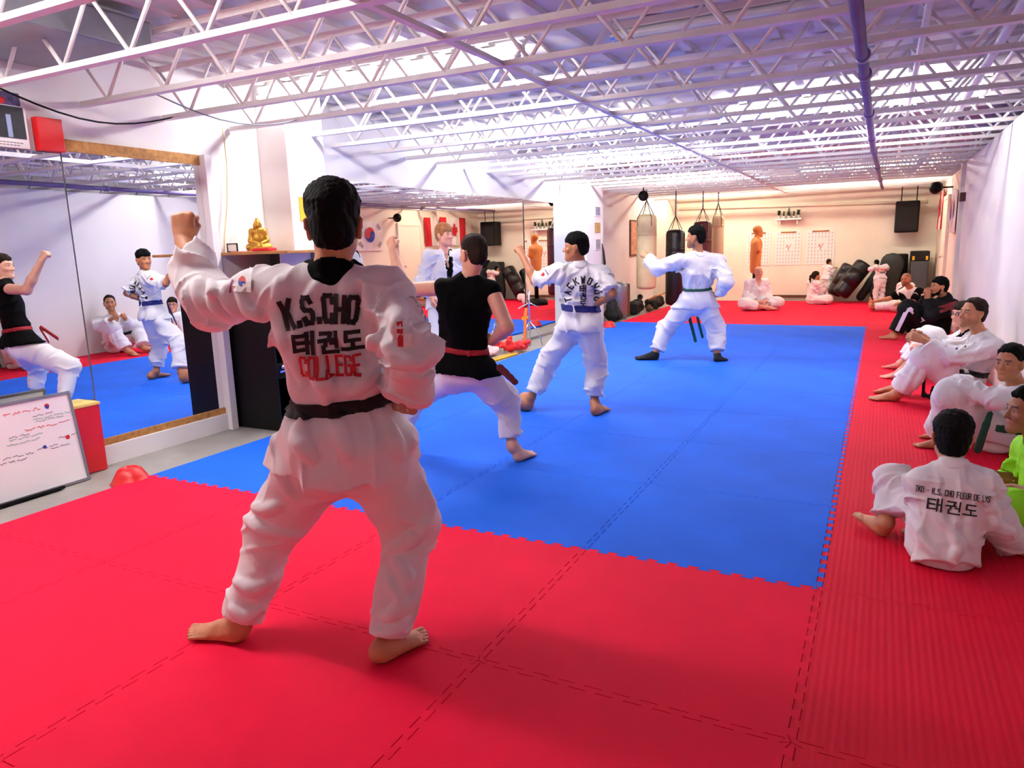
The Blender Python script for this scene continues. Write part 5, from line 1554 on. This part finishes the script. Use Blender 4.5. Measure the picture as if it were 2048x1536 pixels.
# pillar notices
o = empty('yellow_notice', (-4.297, 1.975, 1.655)); tag(o, 'yellow notice with round emblem on the white pillar', 'notice')
MB().box((0, -.085, 0), (.003, .085, .20)).build('sheet', M['yellow'], o)
flat_print('emblem', disc(0, .115, .045, 20), (.0035, 0, 0), (0, 1, 0), (0, 0, 1), M['grey'], o, .001)
flat_print('emblem_centre', disc(0, .115, .028, 20), (.0045, 0, 0), (0, 1, 0), (0, 0, 1), M['yellow'], o, .001)
o = empty('notice_board', (-4.297, 2.02, 1.0)); tag(o, 'white notice board with oak frame low on the white pillar', 'board')
MB().box((0, -.22, .02), (.008, .22, .38)).build('board', M['paper'], o)
for a, b in (((0, -.24, .38), (.014, .24, .40)), ((0, -.24, 0), (.014, .24, .02)), ((0, -.24, .02), (.014, -.22, .38)), ((0, .22, .02), (.014, .24, .38))):
    MB().box(a, b).build('frame_bar', M['wood'], o)
# whiteboard leaning on the mirror
wbx0, wbx1 = -4.37, -4.455
o = empty('whiteboard', (wbx0, -.78, -.02)); tag(o, 'leaning whiteboard with red, green and black handwriting', 'whiteboard')
ang = math.atan2(wbx1 - wbx0, .56)
o.rotation_euler = (0, ang, 0)
MB().box((-.012, -.62, .01), (-.004, .60, .58)).build('panel', M['white'], o)
for a, b in (((-.014, -.63, .57), (.004, .612, .588)), ((-.014, -.63, .0), (.004, .612, .016)), ((-.014, -.63, .016), (.004, -.614, .57)), ((-.014, .596, .016), (.004, .612, .57))):
    MB().box(a, b, bev=.002).build('frame_bar', M['grey'], o)
MB().box((.002, -.4, -.002), (.05, .42, .016), bev=.003).build('marker_tray', M['black'], o)
rsw = np.random.RandomState(5)
def scribble(x0, x1, y, h):
    out = []; x = x0
    while x < x1:
        wl = rsw.uniform(.03, .07)
        out.append([(x + wl * k / 6, y + (rsw.uniform(-1, 1)) * h) for k in range(7)])
        x += wl + .014
    return out
rd = scribble(.20, .40, .515, .008) + scribble(.30, .58, .40, .006)
bl = scribble(.36, .47, .475, .005) + scribble(.48, .575, .31, .005) + scribble(.34, .44, .27, .005) + scribble(.14, .28, .26, .006) + scribble(.12, .25, .235, .006) + scribble(.2, .27, .375, .005) + scribble(.42, .5, .255, .004)
gr = scribble(.36, .58, .455, .005) + scribble(.37, .5, .44, .005) + scribble(.2, .36, .36, .005) + scribble(.18, .33, .335, .005)
flat_print('handwriting', [ribbons(rd, .005), ribbons(bl, .0035), ribbons(gr, .005), disc(.455, .52, .015) + disc(.535, .30, .014), disc(.455, .512, .011) + disc(.385, .275, .011)], (-.004, 0, 0), (0, 1, 0), (0, 0, 1), None, o, .001,
           [M['ink_pink'], M['ink_grey'], M['ink_green'], M['ink_red'], M['ink_blue']])
# red disc cones
def cone(loc, lab, r=.12):
    t = MB().lathe([(r, 0), (r, .006), (r * .93, .012), (r * .78, .05), (r * .60, .085), (r * .45, .098), (r * .30, .10), (r * .28, .085)], 28).build('disc_cone', M['red'], None, True)
    t.location = loc; tag(t, lab, 'cone', 'red disc cones')
cone((-4.06, -.10, -.0245), 'red plastic disc cone at the corner of the blue mat near the whiteboard')
cone((-3.92, 8.72, .001), 'red plastic disc cone on the blue mat below the framed photos')

# training gear by the mirror
o = empty('pad_stand', (-4.30, 6.38, -.024)); tag(o, 'chrome tubular stand with straps in front of the middle mirror', 'stand')
MB().tube([(0, 0, .0), (0, .0, .62), (0, .0, .80)], .014, 10).build('pole', M['chrome'], o, True)
for a in (20, 140, 260):
    c, s_ = math.cos(math.radians(a)), math.sin(math.radians(a))
    MB().tube([(0, 0, .36), (.12 * c, .16 * s_, .2), (.17 * c, .24 * s_, .008)], .009, 8).build('leg', M['chrome'], o, True)
MB().tube([(-.10, -.14, .55), (0, 0, .62), (.08, .14, .55)], .009, 8).build('cross_bar', M['chrome'], o, True)
for k, (m, pts) in enumerate((('orange', [(.02, -.14, .56), (.03, -.2, .46), (.05, -.25, .3), (.06, -.3, .14), (.06, -.33, .03)]),)):
    MB().tube([np.array(q) for q in pts], .022, 8, flat=.25).build('strap', material('orange_strap', rgb(240, 110, 30), .6), o, True)
for y in (-.12, -.28):
    MB().box((.02, y - .015, .40), (.04, y + .015, .45), bev=.004).build('buckle', M['yellow'], o)
M['mitt'] = material('red_mesh', rgb(255, 40, 34), .5, var=.3, vscale=60, bump=.6, bscale=60)
F_ = lambda pr, h, amp, sd: None
for k, (x, y, z, sc) in enumerate(((-4.20, 5.60, .06, .9), (-4.16, 5.86, .05, .75), (-4.40, 5.76, .06, .8))):
    pr_m = [el((0, 0, 0), np.eye(3), np.array([.11, .13, .07]) * sc, .03), rc((.05, .06, .0), (.08, .16, -.02), .05 * sc, .03 * sc, k=.03), rc((0, -.06, .03), (.02, -.1, .06), .05 * sc, .035 * sc, k=.03)]
    F = Field(*bounds(pr_m, .02), .009); F.addm(pr_m); F.rumple(.03, .12, 3 + k)
    t = field_obj('focus_mitt', F, M['mitt'], None); t.location = (x, y, z + .02); t.rotation_euler = (0, .0, k * 1.1)
    tag(t, ['bright red mitt on the floor by the stand, nearest the yellow sticks', 'bright red mitt spilling onto the blue mat edge', 'bright red mitt closest to the mirror'][k], 'mitt', 'red mitts by the mirror')
pr_m = [el((0, 0, 0), np.eye(3), np.array([.13, .22, .05]), .03), el((.02, .15, .02), np.eye(3), np.array([.10, .12, .045]), .03)]
F = Field(*bounds(pr_m, .02), .01); F.addm(pr_m); F.rumple(.03, .15, 8)
t = field_obj('towel', F, material('pink_towel', rgb(236, 190, 186), .9), None); t.location = (-4.42, 5.22, .035); tag(t, 'crumpled pale pink towel on the floor by the mirror', 'towel')
for k in range(3):
    t = MB().tube([(-4.12 - .035 * k, 4.85 + .03 * k, -.008), (-4.10 - .035 * k, 5.55 + .02 * k, -.008)], .016, 10).build('yellow_stick', M['yellow'] if k != 1 else M['wood'], None, True)
    tag(t, ['yellow stick lying closest to the blue mat edge', 'brown wooden stick lying between two yellow sticks', 'yellow stick lying closest to the mirror'][k], 'stick', 'sticks along the mirror')

# far left: column photos, bags, bin
for k, (z, hgt, m, lab) in enumerate(((1.87, .17, rgb(120, 122, 150), 'top bluish framed photo on the white column'), (1.59, .17, rgb(170, 140, 84), 'middle golden framed photo on the white column'), (1.29, .2, rgb(150, 148, 156), 'lowest grey framed photo on the white column'))):
    t = empty('framed_photo', (-4.298, 9.22, z)); tag(t, lab, 'photo', 'photos on the white column')
    MB().box((0, -.13, 0), (.01, .13, hgt)).build('frame', M['wood'] if k == 1 else M['paper'], t)
    MB().box((.010, -.115, .015), (.013, .115, hgt - .015)).build('picture', material('photo_print', m, .5, var=.5, vscale=25), t)
t = MB().tube([(-4.29, 9.44, 1.40), (-4.27, 9.46, 1.25), (-4.26, 9.48, 1.05), (-4.28, 9.47, .92)], [.01, .03, .045, .01], 8, flat=.4).build('hanging_strap', M['black_matt'], None, True); tag(t, 'black strap hanging on the side of the white column', 'strap')
o = empty('scroll_picture', (XL - .015, 12.35, 1.12)); tag(o, 'tall narrow brown framed picture on the pink left wall', 'picture')
MB().box((0, -.30, 0), (.02, .30, .76), bev=.004).build('frame', M['brown'], o)
MB().box((.02, -.26, .04), (.024, .26, .72)).build('picture', material('brown_print', rgb(190, 130, 104), .6, var=.45, vscale=9), o)
o = MB().lathe([(.15, 0), (.165, .02), (.17, .5), (.172, .62), (.165, .66), (.10, .70), (.02, .705)], 28, (-4.28, 10.30, -.024)).build('waste_bin', M['grey'], None, True); tag(o, 'silver metal bin by the left wall behind the person with navy belt', 'bin')
o = MB().box((-4.48, 10.62, -.024), (-4.22, 10.86, .62), bev=.03).build('wooden_box', M['brown']); tag(o, 'tall dark brown wooden box beside the silver bin', 'box')
def lump(name, lab, cat, loc, pr_m, mat, seed, h=.012, amp=.03, grp=None, rot=None):
    F = Field(*bounds(pr_m, .03), h); F.addm(pr_m); F.rumple(amp, .2, seed)
    t = field_obj(name, F, mat, None); t.location = loc
    if rot: t.rotation_euler = rot
    return tag(t, lab, cat, grp)
I3 = np.eye(3)
lump('gym_bag', 'black gym bag slumped at the foot of the white column', 'bag', (-4.22, 9.74, .0), [rc((0, 0, .14), (0, 0, .42), .13, .07, k=.03), el((.04, .05, .1), I3, np.array([.14, .16, .11]), .05)], M['black_matt'], 4)
lump('gym_bag', 'dark bag lying past the brown box near the cream punching bag', 'bag', (-4.25, 11.3, .0), [rc((0, -.2, .12), (0, .15, .14), .13, .12, k=.04), rc((.02, .2, .1), (.02, .25, .32), .09, .03, k=.05)], M['black_matt'], 6)
lump('sports_shoe', 'brown shoe on the floor among the gear at the left wall', 'shoe', (-4.08, 11.75, .045), [rc((0, -.1, 0), (0, .1, -.01), .05, .042, k=.03), rc((0, -.1, .0), (0, -.08, .06), .05, .04, k=.03)], M['brown'], 9, .009, .006)
lump('gym_bag', 'low black bag nearest the hanging black punching bag', 'bag', (-4.2, 12.4, .0), [rc((0, -.25, .10), (.04, .25, .12), .11, .12, k=.04)], M['black_matt'], 12)
t = MB().tube([(-4.15, 11.9, .22), (-3.95, 12.6, .34)], .02, 8).build('wooden_sword', M['wood'], None, True); tag(t, 'wooden practice sword lying across the bags at the left wall', 'sword')

# punching bags
def punch_bag(x, y, z0, z1, r, mat, lab, z_top=2.385, sx='chain'):
    o = empty('punching_bag', (x, y, z0)); tag(o, lab, 'punching bag', 'hanging punching bags')
    H = z1 - z0
    MB().lathe([(r * .55, 0), (r * .9, .02), (r, .07), (r, H * .5), (r, H - .09), (r * .9, H - .03), (r * .6, H)], 32).build('body', mat, o, True)
    MB().lathe([(r * 1.012, 0), (r * 1.012, .05)], 32, (0, 0, H * .72)).build('band', mat, o, True)
    for k in range(4):
        a = math.pi / 4 + k * math.pi / 2
        q = MB().tube([(r * .98 * math.cos(a), r * .98 * math.sin(a), H - .22), (r * .97 * math.cos(a), r * .97 * math.sin(a), H - .06), (0, 0, H + .26)], .012, 6, flat=.5).build('strap', M['black_matt'], o, True)
    n = max(2, int((z_top - z1 - .26) / .05))
    for k in range(n):
        zz = H + .26 + (k + .5) * (z_top - z1 - .26) / n
        MB().lathe([(.012, -.028), (.016, 0), (.012, .028)], 8, (0, 0, zz)).build('chain_link', M['grey'], o, True)
punch_bag(-3.88, 10.79, .51, 1.92, .19, M['cream'], 'large cream punching bag hanging nearest the white column')
punch_bag(-3.48, 11.41, .155, 1.63, .185, M['vinyl'], 'black punching bag hanging next to the large cream one')
punch_bag(-3.09, 12.03, .30, 1.79, .185, M['maroon'], 'dark maroon punching bag hanging behind the person with green belt')
punch_bag(-2.91, 12.65, 1.06, 1.90, .125, M['cream'], 'small cream punching bag hanging highest at the back')
t = empty('spot_fan', (-3.76, 10.17, 2.15)); tag(t, 'small black fan hung under the joists above the cream bag', 'fan')
MB().lathe([(.04, -.08), (.085, -.06), (.09, .05), (.07, .07)], 18, (0, 0, .08), (.3, -1, -.2)).build('housing', M['black'], t, True)
MB().tube([(0, 0, .1), (0, 0, .235)], .012, 8).build('hanger', M['black'], t, True)

# orange training dummy
o = empty('training_dummy', (-2.20, 13.05, .0)); tag(o, 'orange rubber training dummy torso on a black stand', 'dummy')
R_ = lambda a, b, c: dirv(100) * a + nrm(np.cross(Zv, dirv(100))) * b + Zv * c
pd = [rc(R_(0, 0, .80), R_(.0, 0, 1.05), .15, .15, dirv(100), .72, .05), rc(R_(0, 0, 1.05), R_(.01, 0, 1.28), .15, .17, dirv(100), .7, .05), rc(R_(0, .13, 1.33), R_(0, -.13, 1.33), .075, .075, k=.05), rc(R_(0, .16, 1.32), R_(.02, .18, 1.18), .07, .06, k=.03), rc(R_(0, -.16, 1.32), R_(.02, -.18, 1.18), .07, .06, k=.03), rc(R_(0, 0, 1.36), R_(.02, 0, 1.46), .062, .058, k=.03)]
F = Field(*bounds(pd, .03), .012); F.addm(pd); F.cut(R_(0, 0, .70), (0, 0, -1)); field_obj('torso', F, M['skin_dummy'], o)
hp_ = head_prims(R_(.03, 0, 1.56), dirv(100), Zv, 1.0)
F = Field(*bounds(hp_, .02), .007); F.addm(hp_); head_carve(F, R_(.03, 0, 1.56), dirv(100), Zv, 1.0); field_obj('head', F, M['skin_dummy'], o)
MB().tube([(0, 0, .12), (0, 0, .74)], .05, 14).build('post', M['black'], o, True)
MB().lathe([(.27, 0), (.28, .02), (.26, .11), (.2, .15), (.06, .17)], 28).build('base', M['black'], o, True)

M['ink_faint'] = material('faint_ink', rgb(186, 172, 172), .8)
# back wall: posters, plant shelf, loudspeaker, pipes
for k, (x0, x1) in enumerate(((-2.66, -2.14), (-2.03, -1.48), (-1.37, -.79))):
    t = empty('wall_chart', ((x0 + x1) / 2, YB - .012, .80)); tag(t, ['white chart with rows of small figures, hidden partly by the orange dummy', 'middle white chart with rows of small figures and pink diagram', 'white chart with rows of small figures nearest the leaning black bags'][k], 'poster', 'charts on the back wall')
    W = (x1 - x0) / 2
    MB().box((-W, 0, 0), (W, .008, .76)).build('sheet', M['paper'], t)
    pol = []
    for r_ in range(9):
        for c_ in range(8):
            xx = -W + .05 + c_ * (2 * W - .1) / 7; zz = .05 + r_ * .078
            if r_ in (4, 5, 6) and 2 < c_ < 6: continue
            pol += [[(xx, zz), (xx + .006, zz + .03)], [(xx - .012, zz + .018), (xx + .014, zz + .022)], [(xx, zz), (xx - .008, zz - .014)]]
    flat_print('figures', ribbons(pol, .009, .05), (0, 0, 0), (1, 0, 0), (0, 0, 1), M['ink_faint'], t, .001)
    flat_print('diagram', ribbons([[(-.03, .45), (.01, .36), (.06, .46)], [(.01, .36), (.01, .32)], [(-.04, .40), (.0, .44)]], .014, .05), (0, 0, 0), (1, 0, 0), (0, 0, 1), M['ink_pink'], t, .002)
    MB().tube([(-W * .6, -.01, .735), (W * .6, -.01, .735)], .016, 10).build('wooden_bar', M['wood'], t, True)
o = empty('plant_shelf', (-1.75, YB - .13, 1.80)); tag(o, 'small white wall shelf above the middle chart', 'shelf')
MB().box((-.27, -.1, 0), (.27, .11, .035), bev=.006).build('board', M['white'], o)
for x in (-.18, .18): MB().box((x - .01, -.05, -.09), (x + .01, .11, 0)).build('bracket', M['white'], o)
rsp = np.random.RandomState(2)
for k, (x, kind) in enumerate(((-.205, 0), (-.105, 2), (.0, 1), (.105, 2), (.205, 0))):
    t = empty('potted_plant', (-1.75 + x, YB - .14, 1.836)); tag(t, ['bushy green pot plant at the left end of the wall shelf', 'thin dark plant left of the small pine', 'small pine-shaped green plant in the middle of the wall shelf', 'thin dark plant right of the small pine', 'bushy green pot plant at the right end of the wall shelf'][k], 'plant', 'plants on the wall shelf')
    MB().lathe([(.02, 0), (.03, .05), (.032, .052)], 12).build('pot', M['white'], t, True)
    mbp = MB()
    n = 110
    for i in range(n):
        if kind == 1: zz = .05 + .19 * i / n; rr = .075 * (1 - i / n) + .006
        elif kind == 0: zz = .07 + rsp.uniform(0, .10); rr = .05
        else: zz = .05 + .10 * i / n; rr = .018
        a = rsp.uniform(0, 6.28); c = np.array([math.cos(a), math.sin(a), .2]); p = np.array([0, 0, zz]); e = p + c * rr * rsp.uniform(.6, 1.1); sd_ = np.cross(c, [0, 0, 1]) * .024
        mbp.add([p, (p + e) / 2 + sd_, e, (p + e) / 2 - sd_ + np.array([0, 0, .006])], [(0, 1, 2, 3)])
    lf = mbp.build('foliage', M['green'], t); lf['kind'] = 'stuff'
o = empty('loudspeaker', (.58, 14.50, 1.44)); tag(o, 'black loudspeaker hung from the ceiling in the far right corner', 'speaker')
MB().box((-.22, -.18, 0), (.22, .2, .64), bev=.03).build('cabinet', M['black'], o)
MB().box((-.19, -.19, .04), (.19, -.178, .60), bev=.005).build('grille', M['black_matt'], o)
for x in (-.12, .16): MB().tube([(x, 0, .62), (x, 0, .945)], .010, 8).build('hanger', M['black'], o, True)
o = MB().tube([(-4.25, YB - .05, 2.17), (.95, YB - .05, 2.06)], .028, 12).build('wall_pipe', M['wall_back'], None, True); tag(o, 'cream pipe running along the top of the back wall', 'pipe')
o = MB().box((-2.1, YB - .06, .06), (-.9, YB - .002, .12), bev=.01).build('wall_heater', M['brown']); tag(o, 'low brown rail along the foot of the back wall', 'rail')
o = empty('wall_fan', (.90, 11.42, 2.10)); tag(o, 'black fan high on the right wall near the far corner', 'fan')
MB().lathe([(.04, -.06), (.095, -.05), (.10, .03), (.05, .07)], 20, (0, 0, .05), (-.5, -.8, -.2)).build('housing', M['black'], o, True)
MB().tube([(0, 0, .05), (.25, 0, .05)], .014, 8).build('bracket', M['black'], o, True)

# flags on the right wall
o = empty('canadian_flag', (XR + .012, 13.50, 1.48)); tag(o, 'red and white maple leaf flag hanging on the right wall by the far corner', 'flag')
def cloth_panel(y0, y1, z0, z1, sd, amp=.02):
    vs = []; fs = []; ny, nz = 14, 12
    for i in range(ny + 1):
        for k in range(nz + 1):
            y = y0 + (y1 - y0) * i / ny; z = z0 + (z1 - z0) * k / nz
            vs.append((-.012 - amp * (1 + math.sin(y * 18 + sd)) * (1 - .5 * k / nz), y, z))
    for i in range(ny):
        for k in range(nz):
            a = i * (nz + 1) + k; fs.append((a, a + 1, a + nz + 2, a + nz + 1))
    return MB().add(vs, fs)
for y0, y1, m in ((-.62, -.31, 'ink_red'), (-.31, .31, 'paper'), (.31, .62, 'ink_red')):
    cloth_panel(y0, y1, 0, .72, 0).build('stripe', M[m], o, True)
leaf = [(0, -.2), (.01, -.1), (.09, -.12), (.07, -.07), (.17, .02), (.13, .04), (.15, .12), (.09, .10), (.07, .14), (.03, .08), (.05, .2), (.02, .18), (0, .25)]
leaf = leaf + [(-x, y) for x, y in leaf[-2::-1]]
vs = [(-.064, -x, .36 + y) for x, y in leaf]
MB().add(vs + [(-.064, 0, .36)], [(i, (i + 1) % len(leaf), len(leaf)) for i in range(len(leaf))]).build('maple_leaf', M['ink_red'], o)
o = empty('korean_flag', (XR, 10.50, 1.40)); tag(o, 'white flag with red and blue circle on the right wall', 'flag')
cloth_panel(-.42, .62, 0, .66, 1.0, .012).build('cloth', M['paper'], o, True)
def on_wall(polys): return [[(-q[0], q[1]) for q in p] for p in polys]
flat_print('red_half', on_wall(disc(.1, .36, .17, 24, 0, 180)) , (-.05, 0, 0), (0, -1, 0), (0, 0, 1), M['ink_red'], o)
flat_print('blue_half', on_wall(disc(.1, .36, .17, 24, 180, 360)), (-.05, 0, 0), (0, -1, 0), (0, 0, 1), M['ink_blue'], o)
flat_print('red_lobe', on_wall(disc(.185, .36, .085, 20)), (-.051, 0, 0), (0, -1, 0), (0, 0, 1), M['ink_blue'], o)
flat_print('blue_lobe', on_wall(disc(.015, .36, .085, 20)), (-.051, 0, 0), (0, -1, 0), (0, 0, 1), M['ink_red'], o)
bars = []
for cx, cy in ((-.24, .54), (.44, .54), (-.24, .14), (.44, .14)):
    for k in (-1, 0, 1):
        tx = 1 if (cx < 0) == (cy > .3) else -1
        bars.append([(cx - .05 + k * .025 * tx, cy - .05 - k * .02), (cx + .05 + k * .025 * tx, cy + .05 - k * .02)] if tx > 0 else [(cx - .05 + k * .025, cy + .05 + k * .02), (cx + .05 + k * .025, cy - .05 + k * .02)])
flat_print('bars', on_wall(ribbons(bars, .014, .03)), (-.05, 0, 0), (0, -1, 0), (0, 0, 1), M['ink'], o)
o = MB().box((XR - .07, 9.0, 1.82), (XR, 9.14, 1.94), bev=.01).build('wall_box', M['brown']); tag(o, 'small brown box on the right wall beside the white flag', 'box')

# bags and mats piled in the far right corner
def lying_bag(a, b, r, lab):
    o = empty('leaning_punching_bag', tuple((np.array(a) * [1, 1, 0]))); tag(o, lab, 'punching bag', 'punching bags leaning in the corner')
    a = np.array(a, float); b = np.array(b, float); d = nrm(b - a); L = np.linalg.norm(b - a); off = np.array(o.location)
    MB().lathe([(r * .7, 0), (r * .95, .03), (r, .09), (r, L - .09), (r * .95, L - .03), (r * .7, L)], 30, a - off, d).build('body', M['vinyl'], o, True)
    MB().lathe([(r * 1.01, 0), (r * 1.01, .35)], 30, a - off + d * L * .32, d).build('tape', M['vinyl'], o, True)
lying_bag((-.60, 13.98, .18), (-.14, 14.10, .84), .18, 'shiny black bag leaning in front at the far corner, beside the small sitting person')
lying_bag((-.74, 14.40, .15), (-.44, 14.44, .80), .15, 'black bag leaning behind the shiny one, in front of the small standing person')
def slab(lab, lo, hi, mat, rot=None, name='crash_mat', cat='mat'):
    c = [(a + b) / 2 for a, b in zip(lo, hi)]
    t = MB().box([a - q for a, q in zip(lo, (c[0], c[1], lo[2]))], [a - q for a, q in zip(hi, (c[0], c[1], lo[2]))], bev=.05).build(name, mat)
    t.location = (c[0], c[1], lo[2])
    if rot: t.rotation_euler = rot
    return tag(t, lab, cat)
t = lump('crash_mat', 'rounded dark green mat standing behind the small person with red lettering', 'mat', (.26, 14.16, 0), [rc((-.05, 0, .24), (.10, .06, .80), .24, .23, (0, 1, 0), .35, .05), rc((-.12, .0, .14), (.16, .0, .14), .13, .13, (0, 1, 0), .5, .05)], M['dark_mat'], 15, .018, .01)
t = lump('crash_mat', 'dark mat slanting down left of the small person with red lettering', 'mat', (-.12, 14.52, 0), [rc((-.08, 0, .10), (.22, .06, .62), .09, .10, (0, 1, 0), .8, .03)], M['dark_mat'], 16, .015, .006)
t = MB().lathe([(.20, 0), (.22, .02), (.22, .55), (.20, .58)], 26).build('kick_barrel', M['black_matt'], None, True); t.location = (.44, 14.52, .425); tag(t, 'round black pad stacked behind the person in dark jacket', 'pad')
slab('dark block mat under the round black pad', (.27, 14.34, 0), (.64, 14.7, .42), M['black_matt'])
o = empty('bag_locker', (.86, 14.3, 0)); tag(o, 'tall grey cabinet with black top in the far right corner', 'cabinet')
MB().box((-.16, -.2, 0), (.16, .3, .86), bev=.02).build('body', material('dark_grey_cabinet', rgb(74, 78, 80), .5, var=.1), o)
MB().box((-.17, -.21, .86), (.17, .31, 1.06), bev=.02).build('top_case', M['black_matt'], o)
for x in (-.12, .12): MB().box((x - .02, -.216, .88), (x + .02, -.2, .96)).build('latch', M['yellow'], o)
